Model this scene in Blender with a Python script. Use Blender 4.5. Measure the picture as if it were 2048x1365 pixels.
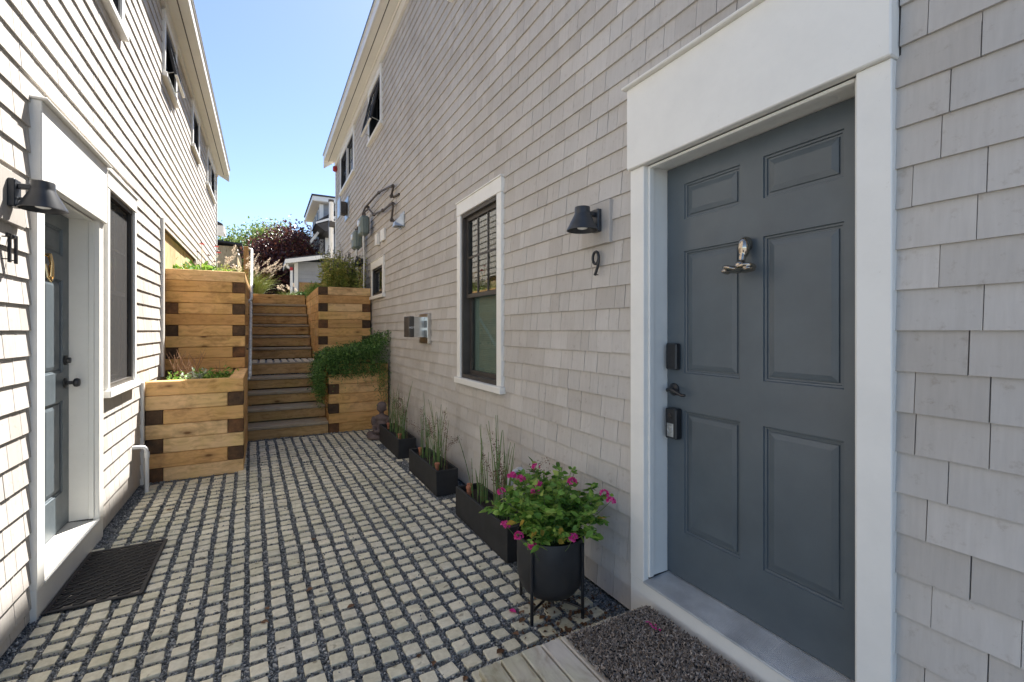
import bpy, bmesh, math, random
import numpy as np
from mathutils import Vector, Matrix, Euler

for o in list(bpy.data.objects):
    bpy.data.objects.remove(o)
SC = bpy.context.scene
COL = SC.collection
R = math.radians
random.seed(7)
rng = np.random.default_rng(11)

# ------------------------------------------------------------------ camera
EYE = 1.48
cam = bpy.data.cameras.new('camera')
cam.sensor_width = 36.0
cam.lens = 36.0 * 920.0 / 2048.0
cam.shift_y = -21.5 / 2048.0
cam.clip_start = 0.02
cam.clip_end = 3000.0
cam_o = bpy.data.objects.new('camera', cam)
cam_o.location = (0, 0, EYE)
cam_o.rotation_euler = (R(90), 0, R(-28.234))
COL.objects.link(cam_o)
SC.camera = cam_o

# ------------------------------------------------------------------ sky, sun, exposure
SUN = Vector((1.0, 1.46, 2.5)).normalized()
elev = math.asin(SUN.z)
azim = math.atan2(SUN.x, SUN.y)
world = bpy.data.worlds.new('World')
SC.world = world
world.use_nodes = True
wn = world.node_tree
for n in list(wn.nodes):
    wn.nodes.remove(n)
sky = wn.nodes.new('ShaderNodeTexSky')
sky.sky_type = 'NISHITA'
sky.sun_disc = False
sky.sun_elevation = elev
sky.sun_rotation = azim
sky.air_density = 0.65
sky.dust_density = 0.3
sky.ozone_density = 1.0
bg = wn.nodes.new('ShaderNodeBackground')
bg.inputs['Strength'].default_value = 0.069
wo = wn.nodes.new('ShaderNodeOutputWorld')
wn.links.new(sky.outputs[0], bg.inputs['Color'])
wn.links.new(bg.outputs[0], wo.inputs['Surface'])

sun = bpy.data.lights.new('sun', 'SUN')
sun.energy = 4.3
sun.angle = R(0.5)
sun.color = (1.0, 0.96, 0.91)
sun_o = bpy.data.objects.new('sun', sun)
sun_o.rotation_euler = SUN.to_track_quat('Z', 'Y').to_euler()
sun_o.location = (6, 8, 16)
COL.objects.link(sun_o)

vs = SC.view_settings
SC.display_settings.display_device = 'sRGB'
vs.view_transform = 'Standard'
vs.look = 'None'
vs.exposure = 2.08
vs.gamma = 1.0
vs.use_curve_mapping = False
try:
    SC.cycles.max_bounces = 10
    SC.cycles.diffuse_bounces = 5
    SC.cycles.transparent_max_bounces = 16
except Exception:
    pass

# ------------------------------------------------------------------ materials
MATS = {}


def mat(name):
    m = bpy.data.materials.new(name)
    m.use_nodes = True
    nt = m.node_tree
    b = nt.nodes.get('Principled BSDF')
    MATS[name] = m
    return m, nt, b


def node(nt, typ, **kw):
    n = nt.nodes.new(typ)
    for k, v in kw.items():
        if k.startswith('i_'):
            key = k[2:]
            n.inputs[int(key) if key.isdigit() else key].default_value = v
        else:
            setattr(n, k, v)
    return n


def ramp(nt, fac, stops):
    r = nt.nodes.new('ShaderNodeValToRGB')
    els = r.color_ramp.elements
    while len(els) < len(stops):
        els.new(0.5)
    for e, (p, c) in zip(els, stops):
        e.position = p
        e.color = (c[0], c[1], c[2], 1) if not isinstance(c, (int, float)) else (c, c, c, 1)
    nt.links.new(fac, r.inputs['Fac'])
    return r


def mixc(nt, fac, a, b, blend='MIX'):
    m = nt.nodes.new('ShaderNodeMix')
    m.data_type = 'RGBA'
    m.blend_type = blend
    for sock, v in ((m.inputs[0], fac), (m.inputs[6], a), (m.inputs[7], b)):
        if isinstance(v, (int, float)):
            sock.default_value = v
        elif isinstance(v, tuple):
            sock.default_value = (v[0], v[1], v[2], 1)
        else:
            nt.links.new(v, sock)
    return m.outputs[2]


def math_n(nt, op, a, b=None):
    m = nt.nodes.new('ShaderNodeMath')
    m.operation = op
    for i, v in enumerate((a, b)):
        if v is None:
            continue
        if isinstance(v, (int, float)):
            m.inputs[i].default_value = v
        else:
            nt.links.new(v, m.inputs[i])
    return m.outputs[0]


def position(nt, scale=(1, 1, 1), offset=None):
    g = nt.nodes.new('ShaderNodeNewGeometry')
    mp = nt.nodes.new('ShaderNodeMapping')
    mp.inputs['Scale'].default_value = scale
    src = g.outputs['Position']
    if offset is not None:
        va = nt.nodes.new('ShaderNodeVectorMath')
        va.operation = 'ADD'
        nt.links.new(src, va.inputs[0])
        nt.links.new(offset, va.inputs[1])
        src = va.outputs[0]
    nt.links.new(src, mp.inputs['Vector'])
    return mp.outputs[0]


def noise(nt, vec, scale, detail=3.0, rough=0.55):
    n = nt.nodes.new('ShaderNodeTexNoise')
    n.inputs['Scale'].default_value = scale
    n.inputs['Detail'].default_value = detail
    n.inputs['Roughness'].default_value = rough
    if vec is not None:
        nt.links.new(vec, n.inputs['Vector'])
    return n.outputs['Fac']


def bump(nt, b, height, strength=0.3, dist=0.01):
    bp = nt.nodes.new('ShaderNodeBump')
    bp.inputs['Strength'].default_value = strength
    bp.inputs['Distance'].default_value = dist
    nt.links.new(height, bp.inputs['Height'])
    nt.links.new(bp.outputs[0], b.inputs['Normal'])


def rand_value(nt):
    """random value that differs per object and per loose piece of a mesh"""
    oi = nt.nodes.new('ShaderNodeObjectInfo')
    ge = nt.nodes.new('ShaderNodeNewGeometry')
    a = math_n(nt, 'ADD', oi.outputs['Random'], ge.outputs['Random Per Island'])
    return math_n(nt, 'FRACT', a)


def simple(name, col, rough=0.5, metal=0.0, var=0.12, scale=6.0, bump_s=0.0, bscale=60.0, spec=0.5, stretch=(1, 1, 1)):
    m, nt, b = mat(name)
    v = position(nt, stretch)
    n = noise(nt, v, scale, 5.0)
    lo = tuple(max(0, c * (1 - var)) for c in col)
    hi = tuple(min(1, c * (1 + var)) for c in col)
    r = ramp(nt, n, [(0.3, lo), (0.7, hi)])
    nt.links.new(r.outputs[0], b.inputs['Base Color'])
    b.inputs['Roughness'].default_value = rough
    b.inputs['Metallic'].default_value = metal
    b.inputs['Specular IOR Level'].default_value = spec
    if bump_s:
        bump(nt, b, noise(nt, v, bscale, 4.0), bump_s, 0.004)
    return m


def siding_mat(name, cols):
    m, nt, b = mat(name)
    rv = rand_value(nt)
    r = ramp(nt, rv, [(0.0, cols[0]), (0.35, cols[1]), (0.7, cols[2]), (1.0, cols[3])])
    comb = node(nt, 'ShaderNodeCombineXYZ')
    nt.links.new(math_n(nt, 'MULTIPLY', rv, 37.0), comb.inputs[1])
    v = position(nt, (70, 70, 3.5), comb.outputs[0])
    g = noise(nt, v, 1.0, 4.0, 0.6)
    gr = ramp(nt, g, [(0.25, (0.92, 0.915, 0.91)), (0.75, (1.03, 1.03, 1.03))])
    c = mixc(nt, 1.0, r.outputs[0], gr.outputs[0], 'MULTIPLY')
    v2 = position(nt, (1, 1, 1))
    big = ramp(nt, noise(nt, v2, 1.3, 6.0, 0.65), [(0.3, (0.87, 0.85, 0.83)), (0.62, (1.04, 1.04, 1.04))])
    c = mixc(nt, 0.8, c, big.outputs[0], 'MULTIPLY')
    fine = ramp(nt, noise(nt, v2, 28.0, 5.0, 0.7), [(0.28, (0.78, 0.74, 0.70)), (0.42, (1, 1, 1))])
    c = mixc(nt, 0.8, c, fine.outputs[0], 'MULTIPLY')
    nt.links.new(c, b.inputs['Base Color'])
    b.inputs['Roughness'].default_value = 0.72
    b.inputs['Specular IOR Level'].default_value = 0.25
    bump(nt, b, g, 0.35, 0.0025)
    return m


siding_mat('siding', [(0.48, 0.447, 0.405), (0.55, 0.515, 0.47), (0.52, 0.493, 0.456), (0.585, 0.55, 0.505)])
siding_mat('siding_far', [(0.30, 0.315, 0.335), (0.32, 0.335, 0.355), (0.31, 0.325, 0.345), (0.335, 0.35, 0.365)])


def paint_white(name, col):
    m, nt, b = mat(name)
    v = position(nt)
    a = ramp(nt, noise(nt, v, 3.0, 6.0, 0.7), [(0.3, tuple(c * 0.93 for c in col)), (0.6, col)])
    sp = ramp(nt, noise(nt, v, 55.0, 3.0, 0.8), [(0.24, (0.62, 0.58, 0.5)), (0.31, (1, 1, 1))])
    c = mixc(nt, 0.5, a.outputs[0], sp.outputs[0], 'MULTIPLY')
    nt.links.new(c, b.inputs['Base Color'])
    b.inputs['Roughness'].default_value = 0.45
    bump(nt, b, noise(nt, v, 90.0, 3.0), 0.06, 0.003)


paint_white('white', (0.845, 0.825, 0.765))
paint_white('white_soffit', (0.82, 0.79, 0.72))
simple('wall_back', (0.12, 0.11, 0.10), 0.9)
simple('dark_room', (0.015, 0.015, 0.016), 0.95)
simple('black_frame', (0.022, 0.020, 0.019), 0.45, var=0.2)
simple('bronze_frame', (0.06, 0.052, 0.044), 0.5, var=0.2)
simple('black_metal', (0.018, 0.019, 0.021), 0.38, var=0.25, scale=20)
simple('lamp_metal', (0.035, 0.038, 0.043), 0.36, var=0.2, scale=20)
simple('lamp_glass', (0.8, 0.8, 0.76), 0.25)
simple('planter_black', (0.020, 0.020, 0.021), 0.62, var=0.3, scale=9, bump_s=0.12, bscale=160)
simple('pot_black', (0.022, 0.022, 0.023), 0.5, var=0.3, scale=8, bump_s=0.05, bscale=120)
simple('galvanised', (0.50, 0.52, 0.53), 0.42, 0.85, var=0.2, scale=14)
simple('rail_metal', (0.62, 0.63, 0.60), 0.5, 0.3, var=0.3, scale=22)
simple('steel', (0.62, 0.62, 0.60), 0.28, 1.0, var=0.1, scale=12)
simple('brass', (0.60, 0.44, 0.22), 0.25, 1.0)
simple('pewter', (0.42, 0.36, 0.29), 0.12, 1.0)
simple('meter_green', (0.16, 0.20, 0.19), 0.5, var=0.15)
simple('pipe_dark', (0.09, 0.075, 0.065), 0.55, 0.3, var=0.3, scale=30)
simple('pvc', (0.70, 0.71, 0.70), 0.4, var=0.08)
simple('red_plastic', (0.42, 0.02, 0.025), 0.4)
simple('terracotta', (0.45, 0.17, 0.09), 0.7, var=0.25, scale=40)
simple('soil', (0.030, 0.022, 0.016), 0.95, var=0.5, scale=60, bump_s=0.8, bscale=50)
simple('mulch', (0.085, 0.045, 0.026), 0.95, var=0.6, scale=40, bump_s=0.9, bscale=40)
simple('roof_dark', (0.045, 0.045, 0.048), 0.85, var=0.3, scale=20, bump_s=0.4, bscale=30)
simple('statue_stone', (0.135, 0.098, 0.088), 0.75, var=0.4, scale=14, bump_s=0.3, bscale=70)
simple('rubber', (0.020, 0.018, 0.017), 0.6, var=0.3, scale=30)
simple('mat_dust', (0.20, 0.175, 0.14), 0.9, var=0.8, scale=45)
simple('blind', (0.23, 0.28, 0.25), 0.6, var=0.05)
simple('aluminium', (0.60, 0.61, 0.61), 0.45, 0.25, var=0.22, scale=7)
simple('earth', (0.10, 0.085, 0.055), 0.95, var=0.4, scale=3)
simple('bark', (0.09, 0.07, 0.055), 0.9, var=0.4, scale=12, bump_s=0.6, bscale=25)
simple('concrete', (0.20, 0.20, 0.195), 0.85, var=0.15, scale=8, bump_s=0.2)
simple('label_white', (0.8, 0.8, 0.8), 0.5)


def door_paint(name, col):
    m, nt, b = mat(name)
    v = position(nt, (55, 55, 2.5))
    g = noise(nt, v, 1.0, 4.0, 0.6)
    v2 = position(nt)
    dirt = ramp(nt, noise(nt, v2, 2.6, 6.0, 0.65), [(0.3, tuple(c * 0.85 for c in col)), (0.7, tuple(c * 1.12 for c in col))])
    nt.links.new(dirt.outputs[0], b.inputs['Base Color'])
    rr = ramp(nt, noise(nt, v2, 9.0, 4.0), [(0.3, 0.28), (0.7, 0.42)])
    nt.links.new(rr.outputs[0], b.inputs['Roughness'])
    bump(nt, b, g, 0.08, 0.002)


door_paint('door_slate', (0.098, 0.120, 0.134))


def wood(name, cols, grain_axis, knots=True, rough=0.75, green=True):
    m, nt, b = mat(name)
    rv = rand_value(nt)
    comb = node(nt, 'ShaderNodeCombineXYZ')
    nt.links.new(math_n(nt, 'MULTIPLY', rv, 41.0), comb.inputs[0])
    nt.links.new(math_n(nt, 'MULTIPLY', rv, 23.0), comb.inputs[1])
    nt.links.new(math_n(nt, 'MULTIPLY', rv, 17.0), comb.inputs[2])
    sc = [26, 26, 26]
    sc[grain_axis] = 1.6
    v = position(nt, tuple(sc), comb.outputs[0])
    warp = noise(nt, position(nt, (2, 2, 2), comb.outputs[0]), 1.5, 2.0)
    va = node(nt, 'ShaderNodeVectorMath', operation='ADD')
    sca = node(nt, 'ShaderNodeVectorMath', operation='SCALE')
    cw = node(nt, 'ShaderNodeCombineXYZ')
    nt.links.new(warp, cw.inputs[0]); nt.links.new(warp, cw.inputs[1]); nt.links.new(warp, cw.inputs[2])
    nt.links.new(cw.outputs[0], sca.inputs[0]); sca.inputs['Scale'].default_value = 5.0
    nt.links.new(v, va.inputs[0]); nt.links.new(sca.outputs[0], va.inputs[1])
    g = noise(nt, va.outputs[0], 1.0, 4.0, 0.6)
    base = ramp(nt, rv, [(0.0, cols[0]), (0.33, cols[1]), (0.66, cols[2]), (1.0, cols[3])])
    gr = ramp(nt, g, [(0.26, (0.66, 0.58, 0.49)), (0.5, (0.95, 0.94, 0.92)), (0.75, (1.12, 1.12, 1.10))])
    c = mixc(nt, 1.0, base.outputs[0], gr.outputs[0], 'MULTIPLY')
    if knots:
        sk = [7.5, 7.5, 7.5]
        sk[grain_axis] = 3.0
        vor = node(nt, 'ShaderNodeTexVoronoi')
        vor.inputs['Scale'].default_value = 1.0
        nt.links.new(position(nt, tuple(sk), comb.outputs[0]), vor.inputs['Vector'])
        sep = node(nt, 'ShaderNodeSeparateColor')
        nt.links.new(vor.outputs['Color'], sep.inputs[0])
        pick = math_n(nt, 'GREATER_THAN', sep.outputs[0], 0.7)
        k = ramp(nt, vor.outputs['Distance'], [(0.0, 1.0), (0.07, 0.95), (0.14, 0.35), (0.3, 0.0)])
        kf = math_n(nt, 'MULTIPLY', k.outputs[0], pick)
        c = mixc(nt, math_n(nt, 'MULTIPLY', kf, 0.92), c, (0.13, 0.055, 0.02))
    if green:
        gn = ramp(nt, noise(nt, position(nt, (1.3, 1.3, 1.3)), 1.6, 5.0, 0.65), [(0.46, 0.0), (0.72, 0.55)])
        c = mixc(nt, gn.outputs[0], c, mixc(nt, 1.0, c, (0.80, 0.90, 0.52), 'MULTIPLY'))
        dk = ramp(nt, noise(nt, position(nt, (1.8, 1.8, 2.4)), 2.1, 6.0, 0.7), [(0.30, 0.75), (0.50, 0.0)])
        c = mixc(nt, dk.outputs[0], c, mixc(nt, 1.0, c, (0.50, 0.46, 0.44), 'MULTIPLY'))
    nt.links.new(c, b.inputs['Base Color'])
    b.inputs['Roughness'].default_value = rough
    b.inputs['Specular IOR Level'].default_value = 0.25
    bump(nt, b, g, 0.45, 0.004)


TC = [(0.58, 0.325, 0.13), (0.82, 0.52, 0.235), (0.70, 0.395, 0.155), (0.85, 0.60, 0.33)]
wood('timber_x', TC, 0)
wood('timber_y', TC, 1)
wood('riser_wood', [(0.52, 0.33, 0.14), (0.66, 0.42, 0.19), (0.49, 0.32, 0.145), (0.62, 0.40, 0.19)], 0)
wood('tread_wood', [(0.40, 0.335, 0.235), (0.44, 0.36, 0.26), (0.38, 0.32, 0.23), (0.42, 0.35, 0.255)], 0, knots=False, green=False)
wood('deck_wood', [(0.60, 0.545, 0.47), (0.64, 0.58, 0.50), (0.58, 0.525, 0.455), (0.61, 0.54, 0.43)], 1, knots=False, green=True)
wood('plank_wood', [(0.60, 0.46, 0.27), (0.64, 0.50, 0.30), (0.58, 0.44, 0.25), (0.62, 0.47, 0.28)], 2, green=False)
wood('post_wood', [(0.40, 0.24, 0.11)] * 4, 2)


def end_grain():
    m, nt, b = mat('end_grain')
    rv = rand_value(nt)
    comb = node(nt, 'ShaderNodeCombineXYZ')
    nt.links.new(math_n(nt, 'MULTIPLY', rv, 31.0), comb.inputs[0])
    n = noise(nt, position(nt, (14, 14, 14), comb.outputs[0]), 1.0, 6.0, 0.65)
    r = ramp(nt, n, [(0.3, (0.042, 0.024, 0.013)), (0.55, (0.10, 0.054, 0.025)), (0.8, (0.19, 0.10, 0.045))])
    tint = ramp(nt, rv, [(0.0, (0.7, 0.75, 0.75)), (0.5, (1, 1, 1)), (1.0, (1.9, 1.55, 1.2))])
    nt.links.new(mixc(nt, 1.0, r.outputs[0], tint.outputs[0], 'MULTIPLY'), b.inputs['Base Color'])
    b.inputs['Roughness'].default_value = 0.8
    bump(nt, b, n, 0.5, 0.004)


end_grain()


def paver_mat():
    m, nt, b = mat('paver_stone')
    rv = rand_value(nt)
    base = ramp(nt, rv, [(0.0, (0.66, 0.615, 0.475)), (0.3, (0.76, 0.71, 0.55)), (0.55, (0.71, 0.67, 0.545)), (0.8, (0.79, 0.735, 0.58)), (1.0, (0.68, 0.64, 0.53))])
    v = position(nt)
    a = ramp(nt, noise(nt, v, 34.0, 6.0, 0.65), [(0.3, (0.84, 0.82, 0.78)), (0.62, (1.05, 1.05, 1.05))])
    c = mixc(nt, 1.0, base.outputs[0], a.outputs[0], 'MULTIPLY')
    big = ramp(nt, noise(nt, v, 1.7, 6.0, 0.7), [(0.30, (0.74, 0.75, 0.70)), (0.55, (1.0, 0.99, 0.97)), (0.72, (1.05, 1.03, 1.0))])
    c = mixc(nt, 1.0, c, big.outputs[0], 'MULTIPLY')
    chip = ramp(nt, noise(nt, v, 21.0, 2.0, 0.5), [(0.27, (0.35, 0.32, 0.28)), (0.33, (1, 1, 1))])
    c = mixc(nt, 0.7, c, chip.outputs[0], 'MULTIPLY')
    nt.links.new(c, b.inputs['Base Color'])
    b.inputs['Roughness'].default_value = 0.85
    b.inputs['Specular IOR Level'].default_value = 0.25
    bump(nt, b, noise(nt, v, 120.0, 4.0), 0.25, 0.003)


paver_mat()


def gravel_mat(name, per_island):
    m, nt, b = mat(name)
    stops = [(0.0, (0.058, 0.063, 0.064)), (0.35, (0.13, 0.14, 0.142)), (0.65, (0.225, 0.235, 0.235)), (0.9, (0.35, 0.355, 0.345)), (1.0, (0.56, 0.54, 0.49))]
    if per_island:
        ge = nt.nodes.new('ShaderNodeNewGeometry')
        r = ramp(nt, ge.outputs['Random Per Island'], stops)
    else:
        vor = node(nt, 'ShaderNodeTexVoronoi')
        vor.inputs['Scale'].default_value = 110.0
        nt.links.new(position(nt), vor.inputs['Vector'])
        sep = node(nt, 'ShaderNodeSeparateColor')
        nt.links.new(vor.outputs['Color'], sep.inputs[0])
        r = ramp(nt, sep.outputs[0], stops)
        bump(nt, b, vor.outputs['Distance'], 0.9, 0.006)
    nt.links.new(r.outputs[0], b.inputs['Base Color'])
    b.inputs['Roughness'].default_value = 0.6


gravel_mat('gravel', True)
gravel_mat('gravel_bed', False)


def island_mat(name, stops, rough=0.55, trans=0.0, spec=0.4):
    m, nt, b = mat(name)
    rv = rand_value(nt)
    r = ramp(nt, rv, stops)
    nt.links.new(r.outputs[0], b.inputs['Base Color'])
    b.inputs['Roughness'].default_value = rough
    b.inputs['Specular IOR Level'].default_value = spec
    if trans > 0:
        tr = node(nt, 'ShaderNodeBsdfTranslucent')
        nt.links.new(r.outputs[0], tr.inputs['Color'])
        mx = node(nt, 'ShaderNodeMixShader')
        mx.inputs[0].default_value = trans
        out = nt.nodes.get('Material Output')
        nt.links.new(b.outputs[0], mx.inputs[1])
        nt.links.new(tr.outputs[0], mx.inputs[2])
        nt.links.new(mx.outputs[0], out.inputs['Surface'])
    return m


def G(*cols):
    n = len(cols)
    return [(i / max(1, n - 1), c) for i, c in enumerate(cols)]


island_mat('leaf_mid', G((0.075, 0.175, 0.025), (0.15, 0.30, 0.045), (0.25, 0.42, 0.07), (0.38, 0.47, 0.10)), trans=0.3)
island_mat('leaf_yellow', G((0.504, 0.324, 0.036), (0.432, 0.312, 0.060)), trans=0.3)
island_mat('leaf_dark', G((0.03, 0.08, 0.022), (0.07, 0.16, 0.035), (0.13, 0.25, 0.055), (0.22, 0.34, 0.09)), trans=0.2)
island_mat('leaf_bronze', G((0.20, 0.25, 0.06), (0.36, 0.40, 0.09), (0.46, 0.40, 0.13), (0.50, 0.53, 0.16)), trans=0.3)
island_mat('leaf_lime', G((0.26, 0.33, 0.08), (0.34, 0.40, 0.10), (0.42, 0.43, 0.15), (0.22, 0.31, 0.07)), trans=0.3)
island_mat('leaf_tree', G((0.090, 0.165, 0.038), (0.135, 0.210, 0.045), (0.195, 0.270, 0.068), (0.255, 0.300, 0.090)), trans=0.35)
island_mat('leaf_crimson', G((0.045, 0.022, 0.030), (0.075, 0.030, 0.034), (0.13, 0.042, 0.034), (0.22, 0.085, 0.05)), rough=0.35, trans=0.2)
island_mat('leaf_silver', G((0.42, 0.47, 0.36), (0.5, 0.54, 0.42)), trans=0.2)
island_mat('leaf_brown', G((0.10, 0.055, 0.03), (0.17, 0.085, 0.04), (0.22, 0.12, 0.06)), trans=0.2)
island_mat('stem_green', G((0.075, 0.143, 0.045), (0.120, 0.195, 0.060), (0.150, 0.195, 0.068)))
island_mat('horsetail', G((0.068, 0.143, 0.045), (0.112, 0.210, 0.060), (0.150, 0.225, 0.075), (0.195, 0.210, 0.075)), rough=0.5)
island_mat('twig', G((0.182, 0.098, 0.052), (0.286, 0.156, 0.085), (0.364, 0.221, 0.130)))
island_mat('plume', G((0.62, 0.52, 0.38), (0.72, 0.62, 0.47), (0.66, 0.50, 0.38), (0.78, 0.70, 0.56)), trans=0.55)
island_mat('spire', G((0.10, 0.085, 0.11), (0.15, 0.12, 0.15), (0.12, 0.09, 0.08)))
island_mat('pink_petal', G((0.62, 0.02, 0.20), (0.74, 0.05, 0.30), (0.80, 0.14, 0.40)), trans=0.25)
island_mat('red_petal', G((0.45, 0.02, 0.02), (0.55, 0.04, 0.03)), trans=0.25)
island_mat('seed', G((0.10, 0.05, 0.03), (0.16, 0.085, 0.05)))
island_mat('pile', G((0.15, 0.115, 0.088), (0.28, 0.225, 0.175), (0.42, 0.345, 0.275), (0.58, 0.49, 0.40)), rough=0.9, spec=0.1)


def glass_mat(name, tint=0.0, boost=1.0):
    m, nt, b = mat(name)
    nt.nodes.remove(b)
    out = nt.nodes.get('Material Output')
    tr = node(nt, 'ShaderNodeBsdfTransparent')
    tr.inputs[0].default_value = (0.9, 0.95, 0.93, 1)
    gl = node(nt, 'ShaderNodeBsdfGlossy')
    gl.inputs['Roughness'].default_value = 0.015
    bpn = node(nt, 'ShaderNodeBump')
    bpn.inputs['Strength'].default_value = 0.02
    nt.links.new(noise(nt, position(nt), 2.2, 2.0), bpn.inputs['Height'])
    nt.links.new(bpn.outputs[0], gl.inputs['Normal'])
    lw = node(nt, 'ShaderNodeLayerWeight')
    lw.inputs[0].default_value = 0.5
    f = math_n(nt, 'MINIMUM', math_n(nt, 'ADD', math_n(nt, 'MULTIPLY', math_n(nt, 'POWER', lw.outputs['Facing'], 4.0), boost), 0.05), 1.0)
    mx = node(nt, 'ShaderNodeMixShader')
    nt.links.new(f, mx.inputs[0])
    nt.links.new(tr.outputs[0], mx.inputs[1])
    nt.links.new(gl.outputs[0], mx.inputs[2])
    nt.links.new(mx.outputs[0], out.inputs['Surface'])


glass_mat('glass', boost=0.9)


def screen_mat():
    m, nt, b = mat('insect_screen')
    b.inputs['Base Color'].default_value = (0.05, 0.047, 0.045, 1)
    b.inputs['Roughness'].default_value = 0.8
    out = nt.nodes.get('Material Output')
    tr = node(nt, 'ShaderNodeBsdfTransparent')
    mx = node(nt, 'ShaderNodeMixShader')
    mx.inputs[0].default_value = 0.55
    nt.links.new(b.outputs[0], mx.inputs[1])
    nt.links.new(tr.outputs[0], mx.inputs[2])
    nt.links.new(mx.outputs[0], out.inputs['Surface'])


screen_mat()

# ------------------------------------------------------------------ object helpers


def link(o):
    COL.objects.link(o)
    return o


def thing(name, label, cat, loc=(0, 0, 0), group=None):
    o = bpy.data.objects.new(name, None)
    o.empty_display_size = 0.1
    o.location = loc
    o['label'] = label
    o['category'] = cat
    if group:
        o['group'] = group
    return link(o)


def tag(o, label, cat, group=None, kind=None):
    o['label'] = label
    o['category'] = cat
    if group:
        o['group'] = group
    if kind:
        o['kind'] = kind
    return o


def adopt(o, parent):
    if parent is None:
        return o
    o.parent = parent
    if parent.type == 'EMPTY':
        o.matrix_parent_inverse = Matrix.Translation(-Vector(parent.location))
    return o


def mesh_obj(name, me, m=None, parent=None):
    if m is not None and not me.materials:
        me.materials.append(MATS[m] if isinstance(m, str) else m)
    o = bpy.data.objects.new(name, me)
    link(o)
    return adopt(o, parent)


def fast_mesh(name, verts, faces, smooth=False):
    """verts (N,3), faces (M,k) numpy"""
    me = bpy.data.meshes.new(name)
    verts = np.asarray(verts, dtype=np.float32)
    faces = np.asarray(faces, dtype=np.int32)
    k = faces.shape[1]
    me.vertices.add(len(verts))
    me.vertices.foreach_set('co', verts.ravel())
    me.loops.add(faces.size)
    me.loops.foreach_set('vertex_index', faces.ravel())
    me.polygons.add(len(faces))
    me.polygons.foreach_set('loop_start', np.arange(0, faces.size, k, dtype=np.int32))
    me.polygons.foreach_set('use_smooth', np.full(len(faces), bool(smooth)))
    me.update(calc_edges=True)
    return me


def inst_mesh(name, tv, tf, rot, loc, scale):
    """many transformed copies of a small template in one mesh"""
    tv = np.asarray(tv, float)
    tf = np.asarray(tf, int)
    n = len(loc)
    sc = np.asarray(scale, float)
    if sc.ndim == 1:
        sc = np.repeat(sc[:, None], 3, 1)
    v = tv[None] * sc[:, None, :]
    v = np.einsum('nij,nkj->nki', rot, v) + np.asarray(loc)[:, None, :]
    f = tf[None] + (np.arange(n) * len(tv))[:, None, None]
    return fast_mesh(name, v.reshape(-1, 3), f.reshape(-1, tf.shape[1]))


def rand_rot(n):
    q = rng.normal(size=(n, 4))
    q /= np.linalg.norm(q, axis=1)[:, None]
    w, x, y, z = q.T
    m = np.empty((n, 3, 3))
    m[:, 0, 0] = 1 - 2 * (y * y + z * z); m[:, 0, 1] = 2 * (x * y - z * w); m[:, 0, 2] = 2 * (x * z + y * w)
    m[:, 1, 0] = 2 * (x * y + z * w); m[:, 1, 1] = 1 - 2 * (x * x + z * z); m[:, 1, 2] = 2 * (y * z - x * w)
    m[:, 2, 0] = 2 * (x * z - y * w); m[:, 2, 1] = 2 * (y * z + x * w); m[:, 2, 2] = 1 - 2 * (x * x + y * y)
    return m


def dir_rot(d, roll=None):
    """matrices whose local Y axis points along d (n,3)"""
    d = d / np.linalg.norm(d, axis=1)[:, None]
    up = np.tile(np.array([0, 0, 1.0]), (len(d), 1))
    near = np.abs(d[:, 2]) > 0.97
    up[near] = (1, 0, 0)
    x = np.cross(d, up)
    x /= np.linalg.norm(x, axis=1)[:, None]
    z = np.cross(x, d)
    if roll is not None:
        c, s = np.cos(roll)[:, None], np.sin(roll)[:, None]
        x, z = x * c + z * s, -x * s + z * c
    return np.stack([x, d, z], axis=2)


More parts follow.
